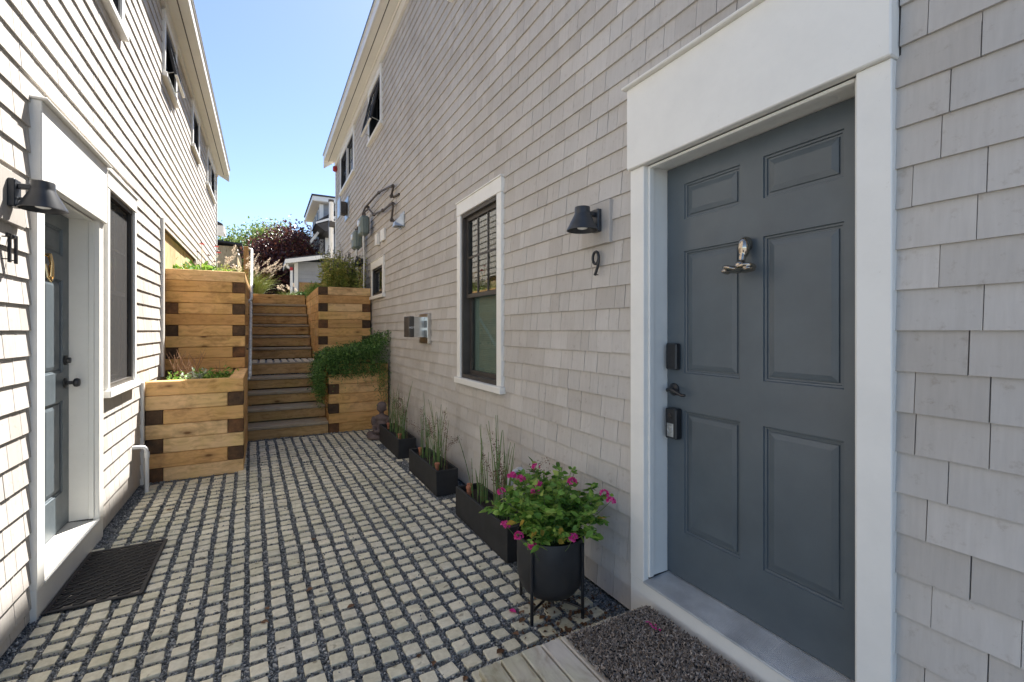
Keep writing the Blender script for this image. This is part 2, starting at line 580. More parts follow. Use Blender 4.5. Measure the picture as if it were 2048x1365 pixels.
class MB:
    def __init__(self):
        self.v = []
        self.f = []

    def add(self, vs, fs):
        o = len(self.v)
        self.v += [tuple(p) for p in vs]
        self.f += [tuple(i + o for i in f) for f in fs]
        return self

    def box(self, x0, x1, y0, y1, z0, z1, c=0.0):
        x0, x1 = min(x0, x1), max(x0, x1)
        y0, y1 = min(y0, y1), max(y0, y1)
        z0, z1 = min(z0, z1), max(z0, z1)
        c = min(c, 0.45 * min(x1 - x0, y1 - y0, z1 - z0))
        if c <= 0:
            vs = [(x, y, z) for x in (x0, x1) for y in (y0, y1) for z in (z0, z1)]
            return self.add(vs, [(0, 1, 3, 2), (4, 6, 7, 5), (0, 4, 5, 1), (2, 3, 7, 6), (0, 2, 6, 4), (1, 5, 7, 3)])
        X, Y, Z = (x0, x1), (y0, y1), (z0, z1)
        vs, idx = [], {}
        for i in (0, 1):
            for j in (0, 1):
                for k in (0, 1):
                    p = (X[i], Y[j], Z[k])
                    inn = (x0 + c if i == 0 else x1 - c, y0 + c if j == 0 else y1 - c, z0 + c if k == 0 else z1 - c)
                    for a in range(3):
                        q = list(inn)
                        q[a] = p[a]
                        idx[(i, j, k, a)] = len(vs)
                        vs.append(tuple(q))
        fs = []
        for a in range(3):
            b1, b2 = (a + 1) % 3, (a + 2) % 3
            for s in (0, 1):
                ring = []
                for (u, w) in ((0, 0), (1, 0), (1, 1), (0, 1)):
                    t = [0, 0, 0]
                    t[a], t[b1], t[b2] = s, u, w
                    ring.append(idx[(t[0], t[1], t[2], a)])
                fs.append(tuple(ring) if s else tuple(reversed(ring)))
        for a in range(3):
            b1, b2 = (a + 1) % 3, (a + 2) % 3
            for u in (0, 1):
                for w in (0, 1):
                    t0, t1 = [0, 0, 0], [0, 0, 0]
                    t0[a], t1[a] = 0, 1
                    t0[b1] = t1[b1] = u
                    t0[b2] = t1[b2] = w
                    q = [idx[tuple(t0) + (b1,)], idx[tuple(t1) + (b1,)], idx[tuple(t1) + (b2,)], idx[tuple(t0) + (b2,)]]
                    fs.append(tuple(q) if (u == w) else tuple(reversed(q)))
        for i in (0, 1):
            for j in (0, 1):
                for k in (0, 1):
                    q = [idx[(i, j, k, a)] for a in range(3)]
                    fs.append(tuple(q) if (i + j + k) % 2 else tuple(reversed(q)))
        return self.add(vs, fs)

    def tube(self, pts, r, seg=8, r2=None, caps=True):
        pts = [Vector(p) for p in pts]
        n = len(pts)
        vs, fs = [], []
        prev = None
        for i, p in enumerate(pts):
            d = (pts[min(i + 1, n - 1)] - pts[max(i - 1, 0)])
            d.normalize()
            if prev is None:
                up = Vector((0, 0, 1)) if abs(d.z) < 0.95 else Vector((1, 0, 0))
                x = d.cross(up).normalized()
            else:
                x = (prev - d * prev.dot(d)).normalized()
            prev = x
            y = d.cross(x)
            rr = r if r2 is None else r + (r2 - r) * i / (n - 1)
            if isinstance(r, (list, tuple)):
                rr = r[i]
            for k in range(seg):
                a = 2 * math.pi * k / seg
                vs.append(p + x * (rr * math.cos(a)) + y * (rr * math.sin(a)))
        for i in range(n - 1):
            for k in range(seg):
                k2 = (k + 1) % seg
                fs.append((i * seg + k, i * seg + k2, (i + 1) * seg + k2, (i + 1) * seg + k))
        if caps:
            fs.append(tuple(reversed(range(seg))))
            fs.append(tuple(range((n - 1) * seg, n * seg)))
        return self.add(vs, fs)

    def lathe(self, prof, seg=32, center=(0, 0, 0), axis='z', cap=True):
        vs, fs = [], []
        for (r, h) in prof:
            for k in range(seg):
                a = 2 * math.pi * k / seg
                if axis == 'z':
                    vs.append((center[0] + r * math.cos(a), center[1] + r * math.sin(a), center[2] + h))
                elif axis == 'x':
                    vs.append((center[0] + h, center[1] + r * math.cos(a), center[2] + r * math.sin(a)))
                else:
                    vs.append((center[0] + r * math.cos(a), center[1] + h, center[2] + r * math.sin(a)))
        for i in range(len(prof) - 1):
            for k in range(seg):
                k2 = (k + 1) % seg
                fs.append((i * seg + k, i * seg + k2, (i + 1) * seg + k2, (i + 1) * seg + k))
        if cap:
            fs.append(tuple(reversed(range(seg))))
            fs.append(tuple(range((len(prof) - 1) * seg, len(prof) * seg)))
        return self.add(vs, fs)

    def prism(self, poly, off):
        """poly: list of 3D points (planar), extruded by vector off"""
        n = len(poly)
        a = [Vector(p) for p in poly]
        b = [p + Vector(off) for p in a]
        fs = [tuple(range(n)), tuple(reversed(range(n, 2 * n)))]
        for i in range(n):
            j = (i + 1) % n
            fs.append((j, i, n + i, n + j))
        return self.add(a + b, fs)

    def build(self, name, m, parent=None, smooth=False, fix=True):
        me = bpy.data.meshes.new(name)
        me.from_pydata([tuple(p) for p in self.v], [], self.f)
        if fix:
            bm = bmesh.new()
            bm.from_mesh(me)
            bmesh.ops.recalc_face_normals(bm, faces=bm.faces)
            bm.to_mesh(me)
            bm.free()
        if smooth:
            for p in me.polygons:
                p.use_smooth = True
            try:
                me.set_sharp_from_angle(angle=R(40))
            except Exception:
                pass
        return mesh_obj(name, me, m, parent)


def box(name, m, parent, x0, x1, y0, y1, z0, z1, c=0.0):
    return MB().box(x0, x1, y0, y1, z0, z1, c).build(name, m, parent)


def structure(o):
    o['kind'] = 'structure'
    return o


def blob(name, parts, m, parent, voxel):
    """overlapping ellipsoids fused into one continuous skin"""
    bm = bmesh.new()
    for (c, r, e) in parts:
        mt = Matrix.Translation(c) @ Euler([R(a) for a in e]).to_matrix().to_4x4() @ Matrix.Diagonal((r[0], r[1], r[2], 1))
        bmesh.ops.create_icosphere(bm, subdivisions=3, radius=1.0, matrix=mt)
    me = bpy.data.meshes.new(name)
    bm.to_mesh(me)
    bm.free()
    o = bpy.data.objects.new('tmp', me)
    COL.objects.link(o)
    md = o.modifiers.new('r', 'REMESH')
    md.mode = 'VOXEL'
    md.voxel_size = voxel
    sm = o.modifiers.new('s', 'SMOOTH')
    sm.iterations = 3
    dg = bpy.context.evaluated_depsgraph_get()
    me2 = bpy.data.meshes.new_from_object(o.evaluated_get(dg))
    bpy.data.objects.remove(o)
    for p in me2.polygons:
        p.use_smooth = True
    return mesh_obj(name, me2, m, parent)


class Wall:
    """frame of an alley wall: u along Y, v up, w outwards into the alley"""

    def __init__(self, X, s):
        self.X, self.s = X, s            # s=-1: alley lies towards -X

    def x(self, w):
        return self.X + self.s * w

    def box(self, name, m, parent, y0, y1, z0, z1, w0, w1, c=0.0):
        return box(name, m, parent, self.x(w0), self.x(w1), y0, y1, z0, z1, c)

    def mbox(self, mb, y0, y1, z0, z1, w0, w1, c=0.0):
        return mb.box(self.x(w0), self.x(w1), y0, y1, z0, z1, c)

    def p(self, y, z, w):
        return (self.x(w), y, z)


RW = Wall(1.665, -1)
LW = Wall(-1.035, 1)
CT, ST = math.cos(R(28.234)), math.sin(R(28.234))


def view_scale(X, Y):
    """pixels per metre (1024 wide) and column of a point, to rank pieces by the size they show"""
    zc = X * ST + Y * CT
    if zc < 0.2:
        return 0.0, -9999
    return 460.0 / zc, 512 + 460.0 * (X * CT - Y * ST) / zc


def subtract(a0, a1, cuts):
    segs = [(a0, a1)]
    for c0, c1 in cuts:
        out = []
        for s0, s1 in segs:
            if c1 <= s0 or c0 >= s1:
                out.append((s0, s1))
                continue
            if c0 > s0:
                out.append((s0, c0))
            if c1 < s1:
                out.append((c1, s1))
        segs = out
    return [s for s in segs if s[1] - s[0] > 0.006]


def wall_back(house, wl, y0, y1, z0, z1, holes, thick=0.14):
    """solid wall behind the shingles with real openings"""
    ys = sorted({y0, y1} | {h[0] for h in holes} | {h[1] for h in holes})
    zs = sorted({z0, z1} | {h[2] for h in holes} | {h[3] for h in holes})
    ys = [y for y in ys if y0 <= y <= y1]
    zs = [z for z in zs if z0 <= z <= z1]
    mb = MB()
    for i in range(len(ys) - 1):
        run = None
        for j in range(len(zs) - 1):
            cy, cz = (ys[i] + ys[i + 1]) / 2, (zs[j] + zs[j + 1]) / 2
            inside = any(h[0] < cy < h[1] and h[2] < cz < h[3] for h in holes)
            if not inside:
                run = [zs[j], zs[j + 1]] if run is None else [run[0], zs[j + 1]]
            if (inside or j == len(zs) - 2) and run is not None:
                wl.mbox(mb, ys[i], ys[i + 1], run[0], run[1], -0.016, -thick)
                run = None
    return mb.build('wall', 'wall_back', house, fix=False)


SH_V = None


def shingles(wall_obj, wl, y0, y1, z_lo, z_hi, expo, z_ref, holes, wmin=0.065, wmax=0.205, own=300, relief=0.0115):
    """courses of single shingles; the 300 that show largest are objects, the rest one mesh"""
    rects = []
    rr = random.Random(int(abs(wl.X) * 1000))
    n0 = math.floor((z_lo - z_ref) / expo)
    n1 = math.ceil((z_hi - z_ref) / expo)
    for n in range(n0, n1):
        za, zb = z_ref + n * expo, z_ref + (n + 1) * expo
        za2, zb2 = max(za, z_lo), min(zb, z_hi)
        if zb2 - za2 < 0.01:
            continue
        y = y0 - rr.random() * 0.2
        cuts_jog = rr.uniform(-0.0015, 0.0015)
        while y < y1:
            w = rr.choice((rr.uniform(wmin, 0.12), rr.uniform(0.085, wmax), rr.uniform(0.1, wmax)))
            if wl.s < 0 and y < 0.72:
                w = rr.uniform(0.125, 0.225)
            a, b = max(y, y0), min(y + w, y1)
            y += w
            if b - a < 0.01:
                continue
            hit = [h for h in holes if h[0] < b and h[1] > a and h[2] < zb2 and h[3] > za2]
            # split in z where an opening cuts this course, then in y
            zc = sorted({za2, zb2} | {min(max(q, za2), zb2) for h in hit for q in (h[2], h[3])})
            for q0, q1 in zip(zc[:-1], zc[1:]):
                if q1 - q0 < 0.004:
                    continue
                mid = (q0 + q1) / 2
                cuts = [(h[0], h[1]) for h in hit if h[2] < mid < h[3]]
                for s0, s1 in subtract(a, b, cuts):
                    f0, f1 = (q0 - za) / expo, (q1 - za) / expo
                    wb = rr.uniform(-0.0008, 0.0008)
                    w_bot = wb + 0.0 - relief * f0
                    w_top = wb + 0.0 - relief * f1
                    jz = (rr.uniform(-0.0006, 0.0005) + cuts_jog * 0.3) if f0 < 0.02 else 0.0
                    gap = rr.choice((0.0008, 0.0012, 0.0016, 0.0021)) * (1.0 if wl.s < 0 else 1.35)
                    rects.append((s0 + gap, s1 - gap, q0 + jz, q1 + 0.002, w_bot, w_top))
    A = np.array(rects)
    # rank by size in the picture
    score = np.zeros(len(A))
    for i, (a, b, q0, q1, wb, wt) in enumerate(A):
        k, col = view_scale(wl.X, (a + b) / 2)
        zc = 460.0 / k if k else 1
        row = 330.5 - ((q0 + q1) / 2 - EYE) * k
        if -10 < col < 1034 and -10 < row < 692 and k > 0:
            dcol = abs(view_scale(wl.X, a)[1] - view_scale(wl.X, b)[1])
            score[i] = dcol * (q1 - q0) * k
    order = np.argsort(-score)
    full = [i for i in order if A[i, 3] - A[i, 2] > expo * 0.9]
    ownset = full[:own]
    rest = np.setdiff1d(np.arange(len(A)), ownset)
    # unit shingle: y 0..1, z 0..1, thickness profile for a full course
    X0 = wl.X
    s = wl.s

    def verts(a, b, q0, q1, wb, wt):
        back = -0.0159
        return [(X0 + s * back, a, q0), (X0 + s * back, b, q0), (X0 + s * back, b, q1), (X0 + s * back, a, q1),
                (X0 + s * wb, a, q0), (X0 + s * wb, b, q0), (X0 + s * wt, b, q1), (X0 + s * wt, a, q1)]
    F = np.array([(4, 5, 6, 7), (0, 1, 5, 4), (1, 2, 6, 5), (3, 0, 4, 7), (2, 3, 7, 6)])
    if s < 0:
        F = F[:, ::-1]
    V = np.array([verts(*A[i]) for i in rest]).reshape(-1, 3)
    FF = (F[None] + (np.arange(len(rest)) * 8)[:, None, None]).reshape(-1, 4)
    o = mesh_obj('shingle_field', fast_mesh('shingle_field', V, FF), 'siding', wall_obj)
    o['kind'] = 'stuff'
    uv = [(s * -0.0158, 0, 0), (s * -0.0158, 1, 0), (s * -0.0158, 1, 1), (s * -0.0158, 0, 1),
          (0, 0, 0), (0, 1, 0), (s * -relief, 1, 1), (s * -relief, 0, 1)]
    me = fast_mesh('shingle', uv, F)
    me.materials.append(MATS['siding'])
    for i in ownset:
        a, b, q0, q1, wb, wt = A[i]
        so = bpy.data.objects.new('shingle', me)
        so.location = (X0 + s * wb, a, q0)
        so.scale = (1, b - a, q1 - q0)
        so.parent = wall_obj
        COL.objects.link(so)


# window on an alley wall -------------------------------------------------
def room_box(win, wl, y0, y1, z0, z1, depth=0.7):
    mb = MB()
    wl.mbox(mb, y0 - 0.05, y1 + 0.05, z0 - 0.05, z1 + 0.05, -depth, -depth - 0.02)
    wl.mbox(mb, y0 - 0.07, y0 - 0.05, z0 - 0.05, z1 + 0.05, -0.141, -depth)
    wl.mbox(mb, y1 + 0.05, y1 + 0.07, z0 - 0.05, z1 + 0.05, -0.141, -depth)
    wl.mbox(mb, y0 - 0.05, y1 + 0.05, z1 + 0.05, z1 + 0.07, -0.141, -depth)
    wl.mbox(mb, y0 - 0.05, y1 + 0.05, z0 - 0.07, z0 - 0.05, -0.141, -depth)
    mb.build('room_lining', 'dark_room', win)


def window(house, wl, y0, y1, z0, z1, kind='double', cas=0.085, head=0.12, sill_h=0.055, cols=3, blind=False,
           screen=False, frame_mat='black_frame', open_deg=0, label=None, mull=False):
    """y0..y1, z0..z1: outside of the trim"""
    iy0, iy1, iz0, iz1 = y0 + cas, y1 - cas, z0 + sill_h, z1 - head
    fw = 0.035
    mb = MB()
    for (a, b, c, d) in ((iy0, iy0 + fw, iz0, iz1), (iy1 - fw, iy1, iz0, iz1), (iy0 + fw, iy1 - fw, iz1 - fw, iz1), (iy0 + fw, iy1 - fw, iz0, iz0 + fw)):
        wl.mbox(mb, a, b, c, d, 0.006, -0.10)
    win = mb.build('window', frame_mat, house)
    if label:
        win['label'] = label
    wl.box('casing', 'white', win, y0, iy0 - 0.001, z0 + sill_h, z1 - head, 0.022, -0.014, 0.003)
    wl.box('casing', 'white', win, iy1 + 0.001, y1, z0 + sill_h, z1 - head, 0.022, -0.014, 0.003)
    wl.box('casing', 'white', win, y0 - 0.004, y1 + 0.004, z1 - head + 0.0005, z1, 0.025, -0.014, 0.003)
    wl.box('drip_cap', 'white', win, y0 - 0.010, y1 + 0.010, z1 + 0.0005, z1 + 0.012, 0.034, -0.014, 0.002)
    wl.box('sill', 'white', win, y0 - 0.022, y1 + 0.022, z0, z0 + sill_h - 0.0005, 0.045, -0.014, 0.004)
    a0, a1, b0, b1 = iy0 + fw, iy1 - fw, iz0 + fw, iz1 - fw
    room_box(win, wl, iy0, iy1, iz0, iz1)

    def sash(s0, s1, t0, t1, w, fwid=0.04):
        m_ = MB()
        for (a, b, c, d) in ((s0, s0 + fwid, t0, t1), (s1 - fwid, s1, t0, t1), (s0 + fwid, s1 - fwid, t1 - fwid, t1), (s0 + fwid, s1 - fwid, t0, t0 + fwid)):
            wl.mbox(m_, a, b, c, d, w, w - 0.03)
        m_.build('sash', frame_mat, win)
        return s0 + fwid, s1 - fwid, t0 + fwid, t1 - fwid

    def panes(g, w, nc, nr):
        g0, g1, h0, h1 = g
        bw = 0.018
        for i in range(1, nc):
            y = g0 + (g1 - g0) * i / nc
            wl.box('muntin', frame_mat, win, y - bw / 2, y + bw / 2, h0, h1, w - 0.006, w - 0.022)
        for j in range(1, nr):
            z = h0 + (h1 - h0) * j / nr
            wl.box('muntin', frame_mat, win, g0, g1, z - bw / 2, z + bw / 2, w - 0.0065, w - 0.0225)
        for i in range(nc):
            for j in range(nr):
                wl.box('pane', 'glass', win, g0 + (g1 - g0) * i / nc, g0 + (g1 - g0) * (i + 1) / nc,
                       h0 + (h1 - h0) * j / nr, h0 + (h1 - h0) * (j + 1) / nr, w - 0.012, w - 0.015)
    if kind == 'double':
        zm = (b0 + b1) / 2
        g = sash(a0, a1, zm - 0.02, b1, -0.03, 0.036)
        panes(g, -0.03, cols, 2)
        g = sash(a0, a1, b0, zm + 0.02, -0.066, 0.036)
        panes(g, -0.066, 1, 1)
        if blind:
            for k in range(42):
                z = b0 + 0.02 + k * (zm - 0.03 - b0) / 42.0
                wl.box('blind_slat', 'blind', win, a0 + 0.012, a1 - 0.012, z, z + (zm - 0.03 - b0) / 42.0 - 0.0012, -0.104 - 0.002 * (k % 2), -0.109)
        if screen:
            wl.box('insect_screen', 'insect_screen', win, a0 + 0.001, a1 - 0.001, b0, b1, -0.02, -0.022)
    elif kind == 'small':
        g = sash(a0, a1, b0, b1, -0.03, 0.03)
        panes(g, -0.03, 1, 1)
    elif kind == 'pair':
        ym = (a0 + a1) / 2
        wl.box('mullion', 'white', win, ym - 0.022, ym + 0.022, iz0, iz1, 0.012, -0.05)
        for (q0, q1) in ((a0, ym - 0.025), (ym + 0.025, a1)):
            g = sash(q0, q1, b0, b1, -0.03, 0.035)
            panes(g, -0.03, 2, 2)
    elif kind == 'awning':
        # sash hinged at its head, swung out
        t = R(open_deg)
        hgt = b1 - b0 - 0.01

        def pt(y, d, th):
            # d: distance down the sash from the hinge, th: offset along the sash normal
            w = 0.01 + d * math.sin(t) + th * math.cos(t)
            z = b1 - 0.005 - d * math.cos(t) + th * math.sin(t)
            return (wl.x(w), y, z)

        def slab(name, m, s0, s1, d0, d1, th0, th1, par):
            vs_ = [pt(y, d, th) for y in (s0, s1) for d in (d0, d1) for th in (th0, th1)]
            return MB().add(vs_, [(0, 1, 3, 2), (4, 6, 7, 5), (0, 4, 5, 1), (2, 3, 7, 6), (0, 2, 6, 4), (1, 5, 7, 3)]).build(name, m, par)
        e = 0.036
        slab('sash', frame_mat, a0, a0 + e, 0, hgt, -0.03, 0, win)
        slab('sash', frame_mat, a1 - e, a1, 0, hgt, -0.03, 0, win)
        slab('sash', frame_mat, a0 + e, a1 - e, 0, e, -0.03, 0, win)
        slab('sash', frame_mat, a0 + e, a1 - e, hgt - e, hgt, -0.03, 0, win)
        for i in (1, 2):
            y = a0 + (a1 - a0) * i / 3
            slab('muntin', frame_mat, y - 0.008, y + 0.008, e, hgt - e, -0.022, -0.004, win)
        slab('muntin', frame_mat, a0 + e, a1 - e, hgt / 2 - 0.008, hgt / 2 + 0.008, -0.0225, -0.0035, win)
        slab('pane', 'glass', a0 + e, a1 - e, e, hgt - e, -0.016, -0.012, win)
        slab('sash_edge', 'white', a0 + 0.002, a1 - 0.002, hgt + 0.0005, hgt + 0.008, -0.029, -0.001, win)
        for y in (a0 + 0.05, a1 - 0.05):
            q = pt(y, hgt - 0.05, -0.03)
            MB().tube([wl.p(y, b0 + 0.02, -0.02), q], 0.006, 6).build('stay_arm', 'steel', win)
    return win


# ------------------------------------------------------------------ the setting: ground and terraces
ground = structure(MB().box(-300, 300, -120, 6.9, -0.5, -0.035).build('ground', 'earth'))
bed = structure(MB().box(-1.30, 1.80, -1.2, 7.10, -0.03, -0.004).build('paving_bed', 'gravel_bed'))
bounce_drive = structure(MB().box(-30, 30, -40, -1.205, -0.03, -0.006).build('bounce_driveway', 'concrete'))  # unseen concrete behind the camera, added to bounce sunlight onto the walls
terr = structure(MB().box(-300, 300, 11.15, 500, -0.5, 2.17).build('upper_terrace', 'earth'))

# pavers
PANG = math.radians(1.48)
PITCH = 0.1021


def paver_template():
    hx, hy, r, top, ch = 0.0352, 0.0348, 0.0042, 0.018, 0.0028

    def ring(dx, dy, rr, z):
        pts = []
        for sx, sy in ((1, 1), (-1, 1), (-1, -1), (1, -1)):
            a = [(sx * dx, sy * (dy - rr)), (sx * (dx - rr), sy * dy)]
            if sx * sy < 0:
                a.reverse()
            pts += [(p[0], p[1], z) for p in a]
        return pts
    v = ring(hx, hy, r, -0.02) + ring(hx, hy, r, top - ch) + ring(hx - ch * 0.35, hy - ch * 0.35, r, top - ch * 0.3) + ring(hx - ch * 1.2, hy - ch * 1.2, r, top)
    f = []
    for i in range(3):
        for k in range(8):
            k2 = (k + 1) % 8
            f.append((i * 8 + k, i * 8 + k2, (i + 1) * 8 + k2, (i + 1) * 8 + k))
    t = 24
    f += [(t, t + 1, t + 2, t + 3), (t, t + 3, t + 4, t + 7), (t + 4, t + 5, t + 6, t + 7)]
    return np.array(v, float), np.array(f)


PV, PF = paver_template()
ca, sa = math.cos(PANG), math.sin(PANG)
cells = []
for i in range(-16, 24):
    for j in range(-30, 75):
        x = -0.02 + i * PITCH * ca - j * PITCH * sa
        y = 2.27 + i * PITCH * sa + j * PITCH * ca
        if x < -0.985 or x > 1.60 or y < -1.15 or y > 6.96:
            continue
        if y > 5.50 and x < -0.27:
            continue
        if x > 1.31 and 2.4 < y < 6.6 and random.random() < 0.35:
            continue
        cells.append((x, y))
cells = np.array(cells)
keep = []
for i, (x, y) in enumerate(cells):
    hidden = 0.77 < x < 1.62 and y < 1.60      # under the deck step
    if not hidden:
        keep.append(i)
cells = cells[keep]
npv = len(cells)
zj = rng.normal(0, 0.0026, npv)
rot = np.zeros((npv, 3, 3))
ang = rng.normal(0, 0.038, npv) + PANG
tx, ty = rng.normal(0, 0.028, npv), rng.normal(0, 0.028, npv)
rot[:, 0, 0] = np.cos(ang); rot[:, 0, 1] = -np.sin(ang); rot[:, 1, 0] = np.sin(ang); rot[:, 1, 1] = np.cos(ang); rot[:, 2, 2] = 1
rot[:, 2, 0] = tx; rot[:, 2, 1] = ty
psc = np.stack([rng.normal(1, 0.02, npv), rng.normal(1, 0.02, npv), np.ones(npv)], 1)
ploc = np.column_stack([cells + rng.normal(0, 0.0024, (npv, 2)), zj])
score = []
for (x, y) in cells:
    k, col = view_scale(x, y)
    row = 330.5 + EYE * k
    score.append(k if (-12 < col < 1036 and row < 700) else 0)
order = np.argsort(-np.array(score))
own = order[:300]
rest = order[300:]
pf = mesh_obj('paver_field', inst_mesh('paver_field', PV, PF, rot[rest], ploc[rest], psc[rest]), 'paver_stone', bed)
pf['kind'] = 'stuff'
pme = fast_mesh('paver', PV, PF)
pme.materials.append(MATS['paver_stone'])
for i in own:
    o = bpy.data.objects.new('paver', pme)
    o.location = ploc[i]
    o.rotation_euler = (ty[i], -tx[i], ang[i])
    o.scale = psc[i]
    o.parent = bed
    COL.objects.link(o)

# gravel chips between the pavers
octv = np.array([(1, 0, 0), (-1, 0, 0), (0, 1, 0), (0, -1, 0), (0, 0, 1), (0, 0, -1)], float)
octf = np.array([(0, 2, 4), (2, 1, 4), (1, 3, 4), (3, 0, 4), (2, 0, 5), (1, 2, 5), (3, 1, 5), (0, 3, 5)])


def in_paver(x, y, m):
    dx, dy = x + 0.02, y - 2.27
    u = (dx * ca + dy * sa) / PITCH
    v = (-dx * sa + dy * ca) / PITCH
    fu, fv = np.abs(u - np.round(u)) * PITCH, np.abs(v - np.round(v)) * PITCH
    return (fu < 0.0352 - m) & (fv < 0.0348 - m)


gp = []
for (y0, y1, dens, rad) in ((0.2, 1.3, 6000, 0.0058), (1.3, 2.6, 34000, 0.0052), (2.6, 3.8, 25000, 0.0054), (3.8, 5.2, 15000, 0.0062), (5.2, 7.05, 9000, 0.0072)):
    n = int(dens * 2.72 * (y1 - y0))
    x = rng.uniform(-1.05, 1.67, n)
    y = rng.uniform(y0, y1, n)
    edge = (x > 1.33) | (x < -0.985)
    ok = (~in_paver(x, y, 0.001)) | (edge & (rng.random(n) < 0.75))
    ok &= ~((y > 5.56) & (x < -0.22))
    x, y = x[ok], y[ok]
    gp.append(np.column_stack([x, y, rng.uniform(-0.002, 0.0115, len(x)), np.full(len(x), rad)]))
n = 520                                                # stray chips kicked up onto the paver tops
gp.append(np.column_stack([rng.uniform(-0.95, 1.6, n), rng.uniform(1.2, 5.5, n), np.full(n, 0.020), np.full(n, 0.0044)]))
gp = np.concatenate(gp)
gs = gp[:, 3:4] * rng.uniform(0.6, 1.6, (len(gp), 1)) * rng.uniform(0.6, 1.25, (len(gp), 3))
gme = inst_mesh('gravel', octv, octf, rand_rot(len(gp)), gp[:, :3], gs)
gob = mesh_obj('gravel', gme, 'gravel')
tag(gob, 'loose blue grey gravel chips filling the joints between the pavers', 'gravel', kind='stuff')
print('gravel chips', len(gp), 'pavers', npv)
# ------------------------------------------------------------------ the house on the right (number 9)
H9 = thing('shingled_house', 'grey shingled house with the large slate grey door number 9', 'house', (3.5, 5.0, 0))
W1 = (3.245, 4.195, 0.975, 2.70)
WSM = (7.36, 8.32, 2.01, 2.66)
WPR = (10.13, 12.11, 4.83, 5.80)
WAW = (7.53, 8.59, 4.81, 5.78)
WTP = (3.45, 4.39, 4.81, 5.78)
DR9 = (0.673, 1.786, 0.0, 2.70)
r_holes = [(a + 0.012, b - 0.012, c + 0.01, d - 0.006) for (a, b, c, d) in (W1, WSM, WPR, WAW, WTP)]
r_holes.append((DR9[0] + 0.004, DR9[1] - 0.004, 0.0, DR9[3] - 0.01))
r_holes.append((0.662, 1.79, 2.30, 2.69))
back_holes = []
for (a, b, c, d) in (W1, WSM, WPR, WAW, WTP):
    back_holes.append((a + 0.085, b - 0.085, c + 0.055, d - 0.12))
back_holes.append((0.751, 1.707, 0.16, 2.311))
wr = wall_back(H9, RW, -1.2, 13.05, 0.03, 6.05, back_holes)
shingles(wr, RW, -1.2, 13.0, 0.03, 5.83, 0.1208, EYE - 0.1208 * 20, r_holes)
# far gable wall, near end wall, rear
MB().box(1.68, 8.0, 12.93, 13.05, 0, 6.05).build('end_wall', 'siding', H9)
MB().box(1.68, 8.0, -1.2, -1.08, 0.03, 6.05).build('end_wall', 'siding', H9)
MB().box(7.88, 8.0, -1.07, 12.92, 0.03, 6.05).build('rear_wall', 'siding', H9)
MB().prism([(1.70, 12.94, 6.06), (8.0, 12.94, 6.06), (4.85, 12.94, 8.6)], (0, 0.10, 0)).build('gable', 'siding', H9)
MB().prism([(1.70, -1.18, 6.06), (8.0, -1.18, 6.06), (4.85, -1.18, 8.6)], (0, 0.10, 0)).build('gable', 'siding', H9)
RW.box('corner_board', 'white', H9, 13.002, 13.07, 0.03, 5.98, 0.012, -0.10, 0.003)
RW.box('frieze_board', 'white_soffit', H9, -1.2, 13.07, 5.832, 5.985, 0.03, -0.015, 0.004)
RW.box('frieze_moulding', 'white_soffit', H9, -1.2, 13.07, 5.955, 5.986, 0.055, 0.0305, 0.01)
RW.box('soffit', 'white_soffit', H9, -1.3, 13.2, 5.987, 6.005, 0.16, 0.031)
RW.box('soffit_vent', 'pipe_dark', H9, -1.3, 13.2, 5.993, 6.004, 0.175, 0.1605)
RW.box('soffit', 'white_soffit', H9, -1.3, 13.2, 5.987, 6.005, 0.265, 0.1755)
RW.box('fascia', 'white', H9, -1.3, 13.2, 5.975, 6.125, 0.285, 0.2655, 0.003)
RW.box('drip_edge', 'white', H9, -1.3, 13.21, 6.126, 6.145, 0.30, 0.20)
MB().prism([RW.p(13.2, 5.80, 0.285), RW.p(13.2, 6.125, 0.285), RW.p(13.2, 6.125, -0.05), RW.p(13.2, 5.99, 0.03)], (0, 0.02, 0)).build('eave_return', 'white', H9)
MB().prism([RW.p(-1.3, 6.146, 0.305), RW.p(-1.3, 6.175, 0.305), (4.85, -1.3, 8.75), (8.3, -1.3, 6.10), (8.3, -1.3, 6.05), (4.85, -1.3, 8.69)], (0, 14.55, 0)).build('roof', 'roof_dark', H9)

window(H9, RW, *W1, kind='double', cols=3, blind=True, frame_mat='bronze_frame', label='tall double hung window with a green blind behind its lower sash')
window(H9, RW, *WSM, kind='small', head=0.13, label='small window above the upper timber planter')
window(H9, RW, *WPR, kind='pair', head=0.10, label='twin upper window at the far end under the eave')
window(H9, RW, *WAW, kind='awning', head=0.10, open_deg=13, label='upper awning window standing open')
window(H9, RW, *WTP, kind='double', head=0.10, label='upper window cut off by the top of the picture')


